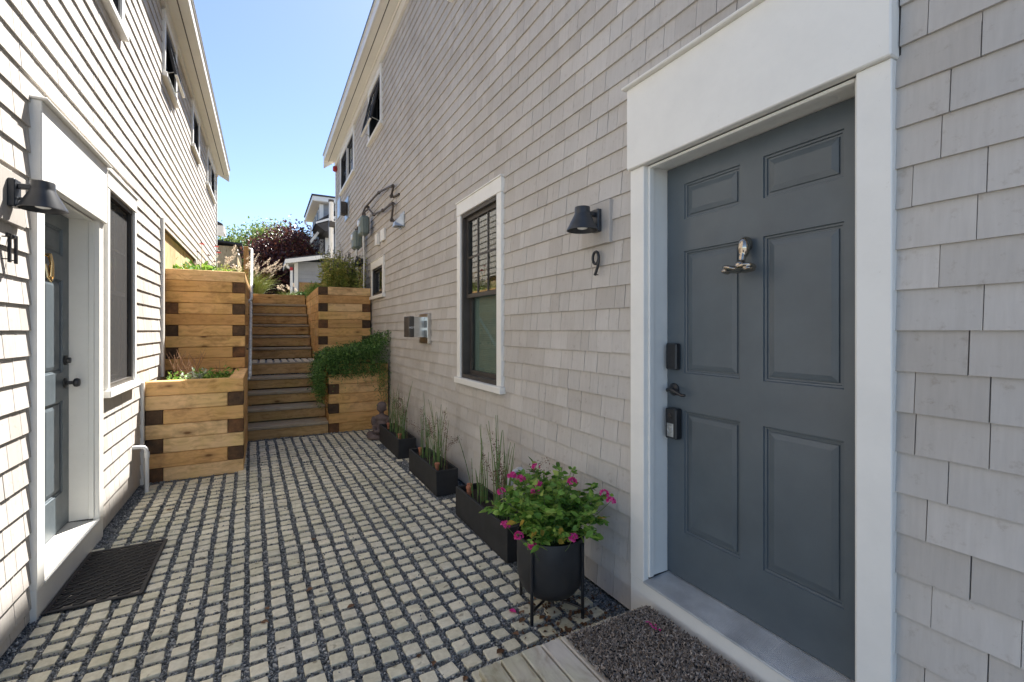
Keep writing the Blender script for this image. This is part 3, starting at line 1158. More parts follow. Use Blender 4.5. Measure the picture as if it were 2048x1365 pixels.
def panel_door(house, wl, y0, y1, z0, z1, w, hinge_far, label):
    """six panel door slab; w: outer face (negative = recessed)"""
    st, mid = 0.105, 0.104
    pw = (y1 - y0 - 2 * st - mid) / 2
    hh = z1 - z0
    rows = [(0.230, 0.826), (1.010, 1.606), (1.762, 1.935)]
    rows = [(z0 + a * hh / 2.031, z0 + b * hh / 2.031) for a, b in rows]
    cols = [(y0 + st, y0 + st + pw), (y1 - st - pw, y1 - st)]
    ys = [y0, cols[0][0], cols[0][1], cols[1][0], cols[1][1], y1]
    zs = [z0] + [q for r_ in rows for q in r_] + [z1]
    mb = MB()
    for i in range(5):
        for j in range(len(zs) - 1):
            if i in (1, 3) and j in (1, 3, 5):
                continue
            mb.add([wl.p(ys[i], zs[j], w), wl.p(ys[i + 1], zs[j], w), wl.p(ys[i + 1], zs[j + 1], w), wl.p(ys[i], zs[j + 1], w)], [(0, 1, 2, 3)])
    wl.mbox(mb, y0, y1, z0, z1, w - 0.025, w - 0.045)
    for (a, b, c, d) in ((y0, y0, z0, z1), (y1, y1, z0, z1)):
        mb.add([wl.p(a, c, w), wl.p(a, d, w), wl.p(a, d, w - 0.03), wl.p(a, c, w - 0.03)], [(0, 1, 2, 3)])
    mb.add([wl.p(y0, z0, w), wl.p(y1, z0, w), wl.p(y1, z0, w - 0.03), wl.p(y0, z0, w - 0.03)], [(0, 1, 2, 3)])
    door = mb.build('door', 'door_slate', house, fix=False)
    door['label'] = label
    for (a, b) in cols:
        for (c, d) in rows:
            pm = MB()
            steps = [(0, 0), (0.003, -0.008), (0.010, -0.009), (0.012, -0.0155), (0.020, -0.016), (0.022, -0.0105), (0.044, -0.0050)]
            vs_, fs_ = [], []
            for (e, dw) in steps:
                vs_ += [wl.p(a + e, c + e, w + dw), wl.p(b - e, c + e, w + dw), wl.p(b - e, d - e, w + dw), wl.p(a + e, d - e, w + dw)]
            for s_ in range(len(steps) - 1):
                for q in range(4):
                    q2 = (q + 1) % 4
                    fs_.append((s_ * 4 + q, s_ * 4 + q2, s_ * 4 + 4 + q2, s_ * 4 + 4 + q))
            L_ = (len(steps) - 1) * 4
            fs_.append((L_, L_ + 1, L_ + 2, L_ + 3))
            pm.add(vs_, fs_)
            pm.build('panel', 'door_slate', door, fix=False)
    return door


def door_surround(house, wl, y0, y1, zs, zt, rec, z_base, hd_top, sill_mat='aluminium'):
    """casings, header with cap, deep jambs, stop, threshold and sill board; y0..y1 clear opening"""
    cw = 0.096
    sr = MB()
    wl.mbox(sr, y0 - 0.02, y0, zs, zt, 0.0, -rec - 0.05)
    wl.mbox(sr, y1, y1 + 0.02, zs, zt, 0.0, -rec - 0.05)
    wl.mbox(sr, y0 - 0.02, y1 + 0.02, zt, zt + 0.02, 0.0, -rec - 0.05)
    fr = sr.build('door_frame', 'white', house)
    wl.box('casing', 'white', fr, y0 - cw, y0 - 0.0005, z_base + 0.001, zt - 0.001, 0.020, -0.014, 0.003)
    wl.box('casing', 'white', fr, y1 + 0.0005, y1 + cw, z_base + 0.001, zt - 0.001, 0.020, -0.014, 0.003)
    wl.box('header_board', 'white', fr, y0 - cw - 0.006, y1 + cw + 0.006, zt, hd_top, 0.040, -0.014, 0.004)
    wl.box('header_cap', 'white', fr, y0 - cw - 0.020, y1 + cw + 0.020, hd_top + 0.0005, hd_top + 0.014, 0.066, -0.014, 0.004)
    for (a, b) in ((y0 + 0.0005, y0 + 0.014), (y1 - 0.014, y1 - 0.0005)):
        wl.box('door_stop', 'white', fr, a, b, zs + 0.001, zt - 0.0005, -0.005, -0.035, 0.003)
    wl.box('door_stop', 'white', fr, y0 + 0.0145, y1 - 0.0145, zt - 0.014, zt - 0.0005, -0.005, -0.035, 0.003)
    wl.box('sill_board', 'white', fr, y0 - cw, y1 + cw, 0.0, z_base, 0.018, -0.016, 0.003)
    th = MB()
    n = 26
    w_in, w_out = -rec - 0.04, 0.028
    for k in range(n):
        a = w_in + (w_out - w_in) * k / n
        b = w_in + (w_out - w_in) * (k + 0.62) / n
        zz = zs - 0.001 - 0.012 * max(0, (a - w_in) / (w_out - w_in))
        wl.mbox(th, y0 + 0.001, y1 - 0.001, zz - 0.010, zz, a, b)
    wl.mbox(th, y0 + 0.0005, y1 - 0.0005, z_base + 0.001, zs - 0.0185, w_in, w_out - 0.002)
    th.build('threshold', sill_mat, fr)
    return fr


door_surround(H9, RW, 0.768, 1.690, 0.258, 2.294, 0.152, 0.237, 2.70)
d9 = panel_door(H9, RW, 0.772, 1.686, 0.262, 2.290, -0.138, True, 'slate grey six panel door')
DW = -0.138
# keypad lock, lever handle, doorbell camera, whale tail knocker
kp = RW.box('keypad_lock', 'black_metal', d9, 1.600, 1.668, 1.285, 1.415, DW, DW + 0.035, 0.006)
lv = MB().lathe([(0.001, -0.001), (0.031, -0.001), (0.031, -0.008), (0.024, -0.012), (0.011, -0.016), (0.011, -0.05)], 20, RW.p(1.640, 1.185, DW), 'x')
lv.tube([RW.p(1.640, 1.185, DW + 0.045), RW.p(1.615, 1.190, DW + 0.052), RW.p(1.585, 1.180, DW + 0.05), RW.p(1.560, 1.168, DW + 0.045), RW.p(1.540, 1.168, DW + 0.042)], [0.012, 0.011, 0.009, 0.008, 0.006], 8)
lv.build('lever_handle', 'black_metal', d9, True)
bell = RW.box('doorbell_camera', 'black_metal', d9, 1.592, 1.662, 0.945, 1.095, DW, DW + 0.045, 0.006)
RW.box('doorbell_face', 'steel', d9, 1.607, 1.647, 0.957, 1.022, DW + 0.0455, DW + 0.048, 0.001)
MB().lathe([(0.017, 0.0), (0.017, -0.003), (0.012, -0.003), (0.012, 0.0)], 20, RW.p(1.627, 0.99, DW + 0.0482), 'x', cap=False).build('doorbell_button', 'galvanised', d9)
MB().lathe([(0.001, 0), (0.013, 0), (0.012, -0.004), (0.001, -0.006)], 16, RW.p(1.627, 1.058, DW + 0.0452), 'x').build('doorbell_lens', 'black_frame', d9)
ky, kz = 1.235, 1.775
blob('whale_tail_knocker', [
    (RW.p(ky, kz + 0.050, DW + 0.040), (0.024, 0.025, 0.045), (0, 0, 0)),
    (RW.p(ky, kz + 0.072, DW + 0.026), (0.026, 0.024, 0.026), (0, 0, 0)),
    (RW.p(ky, kz + 0.01, DW + 0.050), (0.015, 0.015, 0.045), (0, 12, 0)),
    (RW.p(ky, kz - 0.025, DW + 0.062), (0.024, 0.024, 0.020), (0, 0, 0)),
    (RW.p(ky + 0.032, kz - 0.040, DW + 0.075), (0.040, 0.040, 0.014), (14, 14, 0)),
    (RW.p(ky - 0.032, kz - 0.040, DW + 0.075), (0.040, 0.040, 0.014), (-14, 14, 0)),
    (RW.p(ky + 0.056, kz - 0.050, DW + 0.085), (0.026, 0.018, 0.007), (18, 8, 20)),
    (RW.p(ky - 0.056, kz - 0.050, DW + 0.085), (0.026, 0.018, 0.007), (-18, 8, -20)),
    (RW.p(ky, kz + 0.06, DW + 0.006), (0.010, 0.015, 0.02), (0, 0, 0)),
], 'pewter', d9, 0.004)

# ------------------------------------------------------------------ the house on the left (number 11)
H11 = thing('shingled_house', 'sunlit shingled house with the half seen door number 11', 'house', (-3.0, 5.0, 0))
LW1 = (4.365, 5.225, 0.985, 2.648)
LUP = (3.88, 4.835, 3.86, 5.12)
LAW = (6.55, 7.40, 4.40, 5.17)
LW2 = (8.90, 9.78, 4.42, 5.17)
LW3 = (11.05, 12.62, 4.40, 5.17)
l_w = (LW1, LUP, LAW, LW2, LW3)
l_holes = [(a + 0.012, b - 0.012, c + 0.01, d - 0.006) for (a, b, c, d) in l_w]
l_holes += [(3.187, 4.266, 0.0, 2.645), (3.177, 4.276, 2.25, 2.645), (6.50, 9.50, -1, 2.69), (5.505, 5.545, 0, 0.98)]
lb = [(a + 0.085, b - 0.085, c + 0.055, d - 0.12) for (a, b, c, d) in l_w]
lb += [(3.262, 4.192, 0.1, 2.257), (6.53, 9.46, -1, 2.69)]
wlft = wall_back(H11, LW, 0.9, 13.25, 0.0, 5.32, lb)
shingles(wlft, LW, 0.9, 13.2, 0.02, 5.21, 0.1272, EYE - 0.1272 * 20, l_holes, wmin=0.07, wmax=0.16, relief=0.0105)
MB().box(-7.0, -1.06, 13.12, 13.24, 0, 5.32).build('end_wall', 'siding', H11)
MB().box(-7.0, -1.06, 0.9, 1.02, 0, 5.32).build('end_wall', 'siding', H11)
MB().box(-7.12, -7.001, 0.9, 13.24, 0, 5.32).build('rear_wall', 'siding', H11)
MB().prism([(-7.0, 13.13, 5.33), (-1.07, 13.13, 5.33), (-4.0, 13.13, 7.7)], (0, 0.10, 0)).build('gable', 'siding', H11)
MB().prism([(-7.0, 0.91, 5.33), (-1.07, 0.91, 5.33), (-4.0, 0.91, 7.7)], (0, 0.10, 0)).build('gable', 'siding', H11)
LW.box('corner_board', 'white', H11, 13.202, 13.27, 0.03, 5.29, 0.012, -0.10, 0.003)
LW.box('frieze_board', 'white_soffit', H11, 0.9, 13.27, 5.212, 5.30, 0.03, -0.015, 0.004)
LW.box('soffit', 'white_soffit', H11, 0.8, 13.35, 5.301, 5.32, 0.13, 0.0)
LW.box('soffit_vent', 'pipe_dark', H11, 0.8, 13.35, 5.307, 5.319, 0.145, 0.1305)
LW.box('soffit', 'white_soffit', H11, 0.8, 13.35, 5.301, 5.32, 0.235, 0.1455)
LW.box('fascia', 'white', H11, 0.8, 13.35, 5.29, 5.42, 0.255, 0.2355, 0.003)
LW.box('drip_edge', 'white', H11, 0.8, 13.36, 5.421, 5.44, 0.27, 0.18)
MB().prism([LW.p(13.35, 5.15, 0.255), LW.p(13.35, 5.42, 0.255), LW.p(13.35, 5.42, -0.05), LW.p(13.35, 5.30, 0.0)], (0, 0.02, 0)).build('eave_return', 'white', H11)
MB().prism([LW.p(0.8, 5.441, 0.275), LW.p(0.8, 5.47, 0.275), (-4.05, 0.8, 7.85), (-7.3, 0.8, 5.40), (-7.3, 0.8, 5.35), (-4.05, 0.8, 7.79)], (0, 12.6, 0)).build('roof', 'roof_dark', H11)
window(H11, LW, *LW1, kind='double', cols=2, screen=True, cas=0.06, frame_mat='bronze_frame', label='tall screened window beside door 11')
window(H11, LW, *LUP, kind='double', head=0.10, label='upper window nearest the camera')
window(H11, LW, *LAW, kind='awning', head=0.10, open_deg=12, label='upper awning window swung open')
window(H11, LW, *LW2, kind='small', head=0.10, label='single upper window')
window(H11, LW, *LW3, kind='pair', head=0.10, label='twin upper window at the far corner')
door_surround(H11, LW, 3.279, 4.175, 0.18, 2.24, 0.152, 0.165, 2.645, sill_mat='white')
d11 = panel_door(H11, LW, 3.283, 4.171, 0.184, 2.236, -0.138, False, 'slate grey six panel door seen at a slant')
MB().lathe([(0.001, 0), (0.033, 0), (0.033, 0.012), (0.02, 0.016), (0.018, 0.03), (0.001, 0.032)], 20, LW.p(4.10, 1.28, DW), 'x').build('deadbolt', 'black_metal', d11, True)
MB().lathe([(0.001, 0), (0.033, 0), (0.033, 0.008), (0.012, 0.014), (0.011, 0.04), (0.027, 0.05), (0.030, 0.062), (0.024, 0.075), (0.001, 0.08)], 20, LW.p(4.10, 1.13, DW), 'x').build('door_knob', 'black_metal', d11, True)
MB().tube([LW.p(3.727, 1.93, DW), LW.p(3.727, 1.93, DW + 0.04), LW.p(3.727, 1.88, DW + 0.05), LW.p(3.727, 1.80, DW + 0.045)], [0.008, 0.013, 0.010, 0.016], 10).tube(
    [LW.p(3.69, 1.87, DW + 0.03), LW.p(3.69, 1.80, DW + 0.04), LW.p(3.727, 1.775, DW + 0.045), LW.p(3.764, 1.80, DW + 0.04), LW.p(3.764, 1.87, DW + 0.03)], 0.009, 8).build('knocker', 'brass', d11, True)
LW.box('knocker_plate', 'brass', d11, 3.70, 3.754, 1.86, 1.95, DW, DW + 0.012, 0.003)
# trim strips where the timber walls meet the siding, and the recessed plank skirt above the soil
LW.box('trim_strip', 'white', H11, 6.465, 6.528, 0.95, 2.76, 0.022, -0.10, 0.003)
LW.box('trim_strip', 'white', H11, 5.505, 5.545, 0.0, 0.985, 0.020, -0.014, 0.003)
yy = 6.53
for wdt in (0.52, 0.61, 0.55, 0.49, 0.60, 0.16):
    LW.box('skirt_plank', 'plank_wood', H11, yy + 0.002, yy + wdt - 0.002, 0.0, 2.685, -0.045 - random.uniform(0, 0.004), -0.085)
    yy += wdt

# ------------------------------------------------------------------ timber retaining walls, planters and stairs
TH = 0.1405


def course_rows(parent, xa, xb, y, z0, n, pattern, depth=0.14, right_side=None, left_side=None, z_top=None):
    """stacked timbers of a wall facing the alley; pattern[n-from-top] = (end block left, end block right)"""
    bl = 0.142
    for k in range(n):
        z = z0 + k * TH
        row = n - 1 - k
        le, ri = pattern[row % len(pattern)] if row >= len(pattern) else pattern[row]
        a, b = xa, xb
        jy = random.uniform(-0.003, 0.003)
        if le:
            box('timber_end', 'end_grain', parent, a, a + bl - 0.002, y + 0.004 + random.uniform(0, 0.006), y + depth, z + 0.0018, z + TH - 0.0018, 0.006)
            a += bl
        if ri:
            box('timber_end', 'end_grain', parent, b - bl + 0.002, b, y + 0.004 + random.uniform(0, 0.006), y + depth, z + 0.0018, z + TH - 0.0018, 0.006)
            b -= bl
        box('timber', 'timber_x', parent, a, b, y + jy, y + depth, z + 0.0018, z + TH - 0.0018, 0.006)


def side_rows(parent, xa, xb, y0, y1, z0, n, cut=None):
    """timbers running along the alley (side faces)"""
    for k in range(n):
        z = z0 + k * TH
        box('timber', 'timber_y', parent, xa + random.uniform(0, 0.003), xb - random.uniform(0, 0.003), y0, y1, z + 0.0015, z + TH - 0.0015, 0.004)


# low planter, left
PL = thing('timber_planter', 'low timber planter with dry twigs against the left house', 'planter', (-0.62, 6.2, 0))
course_rows(PL, -1.015, -0.197, 5.55, 0.0, 7, [(0, 0), (0, 1), (1, 0), (0, 1), (1, 0), (0, 1), (1, 0)])
side_rows(PL, -0.337, -0.199, 5.695, 6.995, 0.0, 7)
MB().box(-1.03, -0.345, 5.70, 6.99, 0.3, 0.925).build('soil', 'mulch', PL)
# tall wall, left
TL = thing('timber_retaining_wall', 'tallest timber retaining wall, left of the stairs', 'retaining wall', (-0.6, 7.5, 0))
course_rows(TL, -1.095, -0.232, 7.02, 0.0, 16, [(0, 0), (0, 1), (0, 0), (1, 1), (0, 0), (1, 1), (0, 0), (1, 1), (0, 0), (1, 1), (0, 0), (1, 1), (0, 0), (1, 1), (0, 0), (1, 1)])
side_rows(TL, -0.372, -0.234, 7.165, 11.10, 0.0, 16)
MB().box(-1.07, -0.375, 7.165, 11.14, 1.5, 2.15).build('soil', 'mulch', TL)
# low wall, right
LR = thing('timber_retaining_wall', 'low timber retaining wall under the trailing plant', 'retaining wall', (1.2, 7.5, 0))
course_rows(LR, 0.802, 1.645, 7.03, 0.0, 7, [(1, 0), (0, 0), (1, 0), (0, 0), (1, 0), (0, 0), (1, 0)])
side_rows(LR, 0.804, 0.94, 7.175, 8.34, 0.0, 7)
MB().box(0.945, 1.645, 7.175, 8.34, 0.3, 0.93).build('soil', 'mulch', LR)
# upper planter, right
UR = thing('timber_planter', 'upper timber planter packed with tall leafy plants, right of the stairs', 'planter', (1.2, 9.5, 0.95))
course_rows(UR, 0.80, 1.645, 8.35, 0.675, 11, [(1, 0), (0, 0), (1, 1), (0, 0), (1, 1), (0, 0), (1, 1), (0, 0), (1, 1), (0, 0), (1, 1)])
for k in range(11):
    z = 0.675 + k * TH
    # the side timbers butt in two lengths, joints staggered
    ym = 9.1 if k % 2 else 9.75
    for (a, b) in ((8.495, ym), (ym + 0.003, 11.10)):
        box('timber', 'timber_y', UR, 0.79 + random.uniform(0, 0.006), 0.93, a, b, z + 0.0015, z + TH - 0.0015, 0.004)
MB().box(0.935, 1.645, 8.495, 12.9, 1.4, 2.13).build('soil', 'mulch', UR)
box('timber', 'timber_x', UR, 0.94, 1.64, 12.9, 13.03, 2.0, 2.16, 0.004)

# stairs
SX0, SX1 = -0.228, 0.798
ST_ = thing('timber_stairs', 'weathered timber stairs climbing between the retaining walls', 'stairs', (0.28, 7.03, 0))
r1, t1 = 0.19, 0.34
for k in range(5):
    y = 7.03 + k * t1
    z = k * r1
    yb = y + (t1 if k < 4 else 0.14)
    hi = r1 if k == 4 else r1 - 0.052
    box('riser', 'riser_wood', ST_, SX0 + 0.002, SX1 - 0.002, y + 0.016, y + 0.055, z + (0.012 if k else 0.0), z + hi - (0.001 if k < 4 else 0.002), 0.003)
    if k < 4:
        box('tread', 'tread_wood', ST_, SX0 + 0.001, SX1 - 0.001, y - 0.012, y + 0.15, z + r1 - 0.050, z + r1 - 0.004, 0.010)
        box('tread', 'tread_wood', ST_, SX0 + 0.001, SX1 - 0.001, y + 0.156, y + t1 + 0.012, z + r1 - 0.050, z + r1 - 0.004, 0.006)
box('tread', 'tread_wood', ST_, SX0 + 0.001, SX1 - 0.001, 7.03 + 4 * t1 + 0.006, 7.03 + 4 * t1 + 0.10, 0.93, 0.951, 0.004)
land = MB().box(SX0, SX1, 8.47, 9.48, 0.6, 0.938).build('landing', 'gravel_bed', ST_)
for i in range(9):
    for j in range(9):
        o = bpy.data.objects.new('paver', pme)
        o.location = (SX0 + 0.075 + i * 0.112, 8.53 + j * 0.104, 0.939)
        o.rotation_euler = (0, 0, random.uniform(-0.02, 0.02))
        o.scale = (1.1, 1.05, 1)
        o.parent = land
        COL.objects.link(o)
r2, t2 = 0.2158, 0.306
for k in range(6):
    y = 9.47 + k * t2
    z = 0.95 + k * r2
    hi = r2 - 0.05 if k < 5 else r2
    box('riser', 'riser_wood', ST_, SX0 + 0.002, SX1 - 0.022, y + 0.016, y + 0.055, z + 0.014, z + hi - 0.002, 0.003)
    if k < 5:
        box('tread', 'tread_wood', ST_, SX0 + 0.001, SX1 - 0.021, y - 0.012, y + 0.14, z + r2 - 0.048, z + r2 - 0.004, 0.010)
        box('tread', 'tread_wood', ST_, SX0 + 0.001, SX1 - 0.021, y + 0.146, y + t2 + 0.012, z + r2 - 0.048, z + r2 - 0.004, 0.006)
box('tread', 'tread_wood', ST_, SX0 + 0.001, SX1 - 0.021, 9.47 + 5 * t2 + 0.057, 9.47 + 5 * t2 + 0.20, 2.18, 2.246, 0.004)
MB().box(SX0, SX1, 11.16, 11.2, 1.0, 2.2).build('back_board', 'riser_wood', ST_)

# handrail and post
HR = thing('handrail', 'galvanised pipe handrail on the left of the stairs', 'handrail', (-0.17, 7.0, 0.84))
MB().tube([(-0.245, 6.98, 0.84), (-0.185, 6.97, 0.845), (-0.176, 7.0, 0.88), (-0.198, 8.42, 1.87), (-0.200, 8.47, 1.93), (-0.245, 8.50, 1.94)], 0.023, 12).build('rail', 'rail_metal', HR, True)
MB().tube([(-0.245, 8.60, 1.96), (-0.205, 8.60, 1.97), (-0.198, 8.64, 2.01), (-0.238, 10.80, 3.08), (-0.242, 10.88, 3.14), (-0.31, 10.92, 3.16)], 0.025, 12).build('rail', 'rail_metal', HR, True)
for (y, z) in ((7.6, 1.28), (8.3, 1.80), (9.3, 2.30), (10.3, 2.78)):
    MB().tube([(-0.232, y, z - 0.07), (-0.17, y, z - 0.06), (-0.168, y, z)], 0.008, 6).build('bracket', 'black_metal', HR)
tag(MB().box(-0.385, -0.295, 10.86, 10.95, 2.15, 3.20, 0.006).build('wooden_post', 'post_wood'), 'square timber post holding the top of the handrail', 'post')
# ------------------------------------------------------------------ wall fixtures


def wall_lamp(wl, y, z, label):
    t = thing('wall_lamp', label, 'lamp', wl.p(y, z, 0.02), 'barn lamps beside the front doors')
    wl.box('mounting_block', 'siding', t, y - 0.085, y + 0.165, z - 0.13, z + 0.105, 0.018, -0.012, 0.002)
    wl.box('back_plate', 'lamp_metal', t, y - 0.022, y + 0.042, z - 0.062, z + 0.065, 0.045, 0.0185, 0.004)
    arm = MB()
    wl.mbox(arm, y - 0.004, y + 0.024, z + 0.024, z + 0.048, 0.100, 0.0455, 0.003)
    arm.build('arm', 'lamp_metal', t)
    MB().tube([wl.p(y + 0.01, z - 0.02, 0.0455), wl.p(y + 0.01, z - 0.018, 0.06)], 0.006, 8).build('knob', 'lamp_metal', t)
    c = wl.p(y + 0.010, z, 0.128)
    MB().lathe([(0.001, 0.066), (0.040, 0.066), (0.042, 0.062), (0.042, 0.034), (0.045, 0.024), (0.0845, -0.056), (0.086, -0.062),
                (0.083, -0.063), (0.043, 0.014), (0.001, 0.018)], 40, c, cap=False).build('shade', 'lamp_metal', t, True)
    MB().lathe([(0.001, 0.013), (0.030, 0.012), (0.034, -0.034), (0.026, -0.052), (0.001, -0.058)], 24, c, cap=False).build('bulb', 'lamp_glass', t, True)
    return t


wall_lamp(RW, 2.035, 2.09, 'dark barn lamp on the shaded wall, above the numeral nine')
wall_lamp(LW, 2.90, 2.10, 'dark barn lamp on the sunlit wall at the left edge, above the double numeral')

# house numbers
n9 = thing('house_number', 'black metal numeral 9 under the wall lamp', 'number', RW.p(2.06, 1.86, 0))
pts = []
cy, cz, ry, rz = 2.062, 1.888, 0.026, 0.034
for k in range(25):
    a = 2 * math.pi * k / 24
    pts.append(RW.p(cy + ry * math.cos(a) * -1, cz + rz * math.sin(a), 0.022))
mb = MB()
mb.tube(pts, 0.0082, 10)
tail = [RW.p(cy - 0.026, cz, 0.022), RW.p(cy - 0.025, cz - 0.022, 0.022), RW.p(cy - 0.017, cz - 0.052, 0.022), RW.p(cy - 0.003, cz - 0.080, 0.022), RW.p(cy + 0.008, cz - 0.096, 0.022), RW.p(cy - 0.012, cz - 0.097, 0.022)]
mb.tube(tail[:5], 0.0082, 10)
mb.build('numeral', 'black_metal', n9, True)
mb = MB()
mb.tube([RW.p(cy, cz + 0.034, 0.022), RW.p(cy, cz + 0.034, 0.0)], 0.003, 6)
mb.tube([RW.p(cy + 0.006, cz - 0.093, 0.022), RW.p(cy + 0.006, cz - 0.093, 0.0)], 0.003, 6)
mb.build('pin', 'black_metal', n9)
n11 = thing('house_number', 'black metal numerals 11 under the wall lamp', 'number', LW.p(2.92, 1.85, 0))
for y in (2.885, 2.945):
    mb = MB()
    LW.mbox(mb, y - 0.0085, y + 0.0085, 1.785, 1.915, 0.030, 0.020, 0.002)
    LW.mbox(mb, y - 0.028, y - 0.0086, 1.898, 1.915, 0.030, 0.020, 0.002)
    mb.tube([LW.p(y, 1.90, 0.02), LW.p(y, 1.90, 0.0)], 0.003, 6)
    mb.tube([LW.p(y, 1.80, 0.02), LW.p(y, 1.80, 0.0)], 0.003, 6)
    mb.build('numeral', 'black_metal', n11)

# fireplace vent with the word HOT on its guard
fv = thing('fireplace_vent', 'square steel fireplace vent box on the shingles between the two windows', 'vent', RW.p(5.2, 1.5, 0))
RW.box('flange', 'steel', fv, 5.06, 5.385, 1.325, 1.675, 0.035, -0.005, 0.004)
mb = MB()
for k in range(2):
    for j in range(2):
        RW.mbox(mb, 5.10 + j * 0.07, 5.15 + j * 0.07, 1.40 + k * 0.11, 1.48 + k * 0.11, 0.037, 0.0355)
mb.build('louvre', 'black_frame', fv)
mb = MB()
for (zz, cc) in ((1.40, 0), (1.62, 0)):
    RW.mbox(mb, 5.19, 5.40, zz, zz + 0.014, 0.155, 0.036)
RW.mbox(mb, 5.19, 5.202, 1.415, 1.619, 0.155, 0.036)
RW.mbox(mb, 5.388, 5.40, 1.415, 1.619, 0.155, 0.036)
mb.build('hood', 'steel', fv)
RW.box('guard', 'bronze_frame', fv, 5.18, 5.41, 1.40, 1.64, 0.215, 0.156, 0.006)
cu = bpy.data.curves.new('hot', 'FONT')
cu.body = 'HOT'
cu.size = 0.032
cu.align_x = 'CENTER'
cu.extrude = 0.0006
to = bpy.data.objects.new('tmp', cu)
COL.objects.link(to)
dg = bpy.context.evaluated_depsgraph_get()
tme = bpy.data.meshes.new_from_object(to.evaluated_get(dg))
bpy.data.objects.remove(to)
# lettering on the guard's side towards the visitor (faces -Y)
M = Matrix.Translation(RW.p(5.178, 1.50, 0.185)) @ Matrix.Rotation(R(90), 4, 'X')
tme.transform(M)
mesh_obj('lettering', tme, 'label_white', fv)

# dryer hood (flat) and cone hood
hv = thing('vent_hood', 'boxy galvanised vent hood near the far corner of house 9', 'vent', RW.p(11.1, 4.2, 0))
RW.box('flange', 'galvanised', hv, 10.85, 11.35, 4.02, 4.50, 0.02, -0.005)
RW.box('collar', 'pipe_dark', hv, 10.98, 11.22, 4.12, 4.40, 0.16, 0.021, 0.02)
RW.box('cap', 'galvanised', hv, 10.90, 11.30, 4.05, 4.47, 0.19, 0.161, 0.004)
ch = thing('vent_hood', 'galvanised cone shaped vent hood beneath the dark pipes', 'vent', RW.p(6.3, 3.0, 0))
mb = MB()
A = [RW.p(6.20, 2.90, 0.0), RW.p(6.40, 2.90, 0.0), RW.p(6.40, 3.08, 0.0), RW.p(6.20, 3.08, 0.0)]
B = [RW.p(6.23, 2.90, 0.12), RW.p(6.37, 2.90, 0.12), RW.p(6.35, 2.96, 0.11), RW.p(6.25, 2.96, 0.11)]
mb.add(A + B, [(4, 5, 6, 7), (0, 4, 7, 3), (1, 2, 6, 5), (3, 7, 6, 2)])
mb.build('hood', 'galvanised', ch)
RW.box('flange', 'galvanised', ch, 6.18, 6.42, 2.885, 3.095, 0.006, -0.004)

# gas meters and their pipes
for (y, z, w0, lab) in ((8.20, 3.14, 0.06, 'nearer grey green gas meter on the shingles'), (8.72, 2.98, 0.09, 'farther grey green gas meter, lower and half hidden')):
    gm = thing('gas_meter', lab, 'meter', RW.p(y + 0.15, z, 0.1), 'gas meters on house 9')
    RW.box('body', 'meter_green', gm, y, y + 0.30, z, z + 0.33, w0 + 0.155, w0, 0.035)
    RW.box('body_band', 'meter_green', gm, y - 0.012, y + 0.312, z + 0.03, z + 0.30, w0 + 0.085, w0 + 0.065, 0.005)
    MB().lathe([(0.001, 0), (0.055, 0), (0.05, -0.02), (0.001, -0.022)], 18, RW.p(y + 0.15, z + 0.21, w0 + 0.156), 'x').build('dial', 'lamp_glass', gm)
    for dy in (0.06, 0.24):
        MB().tube([RW.p(y + dy, z + 0.33, w0 + 0.08), RW.p(y + dy, z + 0.40, w0 + 0.08)], 0.018, 8).build('pipe_stub', 'pipe_dark', gm)
    MB().tube([RW.p(y + 0.15, z, w0 + 0.08), RW.p(y + 0.15, z - 0.12, w0 + 0.08), RW.p(y + 0.19, z - 0.16, w0 + 0.06)], 0.018, 8).build('pipe_stub', 'galvanised', gm)
gp_ = thing('gas_pipes', 'dark gas pipes stepping up the shingles from the meters', 'pipes', RW.p(8.2, 3.5, 0))
MB().tube([RW.p(8.44, 3.54, 0.14), RW.p(8.40, 3.66, 0.10), RW.p(7.52, 3.69, 0.06), RW.p(6.62, 3.56, 0.05), RW.p(6.60, 3.52, 0.05), RW.p(6.70, 3.44, 0.05), RW.p(6.66, 3.40, 0.03), RW.p(6.46, 3.40, 0.0)], 0.016, 8).build('pipe', 'pipe_dark', gp_, True)
MB().tube([RW.p(8.26, 3.54, 0.14), RW.p(8.10, 3.56, 0.10), RW.p(7.90, 3.42, 0.06), RW.p(7.24, 3.34, 0.05), RW.p(6.62, 3.31, 0.05), RW.p(6.60, 3.28, 0.05), RW.p(6.69, 3.10, 0.05), RW.p(6.64, 3.05, 0.04), RW.p(6.44, 3.03, 0.0)], 0.016, 8).build('pipe', 'pipe_dark', gp_, True)
for (y, z) in ((8.40, 3.66), (7.52, 3.69), (6.61, 3.54), (6.68, 3.42), (7.90, 3.42), (6.61, 3.29), (6.66, 3.07), (7.24, 3.34)):
    MB().lathe([(0.001, -0.026), (0.025, -0.026), (0.027, -0.01), (0.027, 0.01), (0.025, 0.026), (0.001, 0.026)], 12, RW.p(y, z, 0.055), 'y').build('fitting', 'pipe_dark', gp_, True)
MB().tube([RW.p(8.95, 2.86, 0.14), RW.p(8.95, 2.75, 0.14), RW.p(8.8, 2.68, 0.12), RW.p(8.8, 2.15, 0.12)], 0.02, 8).build('pipe', 'pipe_dark', gp_, True)
RW.box('valve', 'black_metal', gp_, 8.72, 8.90, 2.66, 2.80, 0.20, 0.05, 0.02)
MB().tube([RW.p(8.35, 3.02, 0.14), RW.p(8.40, 2.80, 0.12), RW.p(8.45, 2.15, 0.12)], 0.014, 8).build('pipe', 'galvanised', gp_, True)

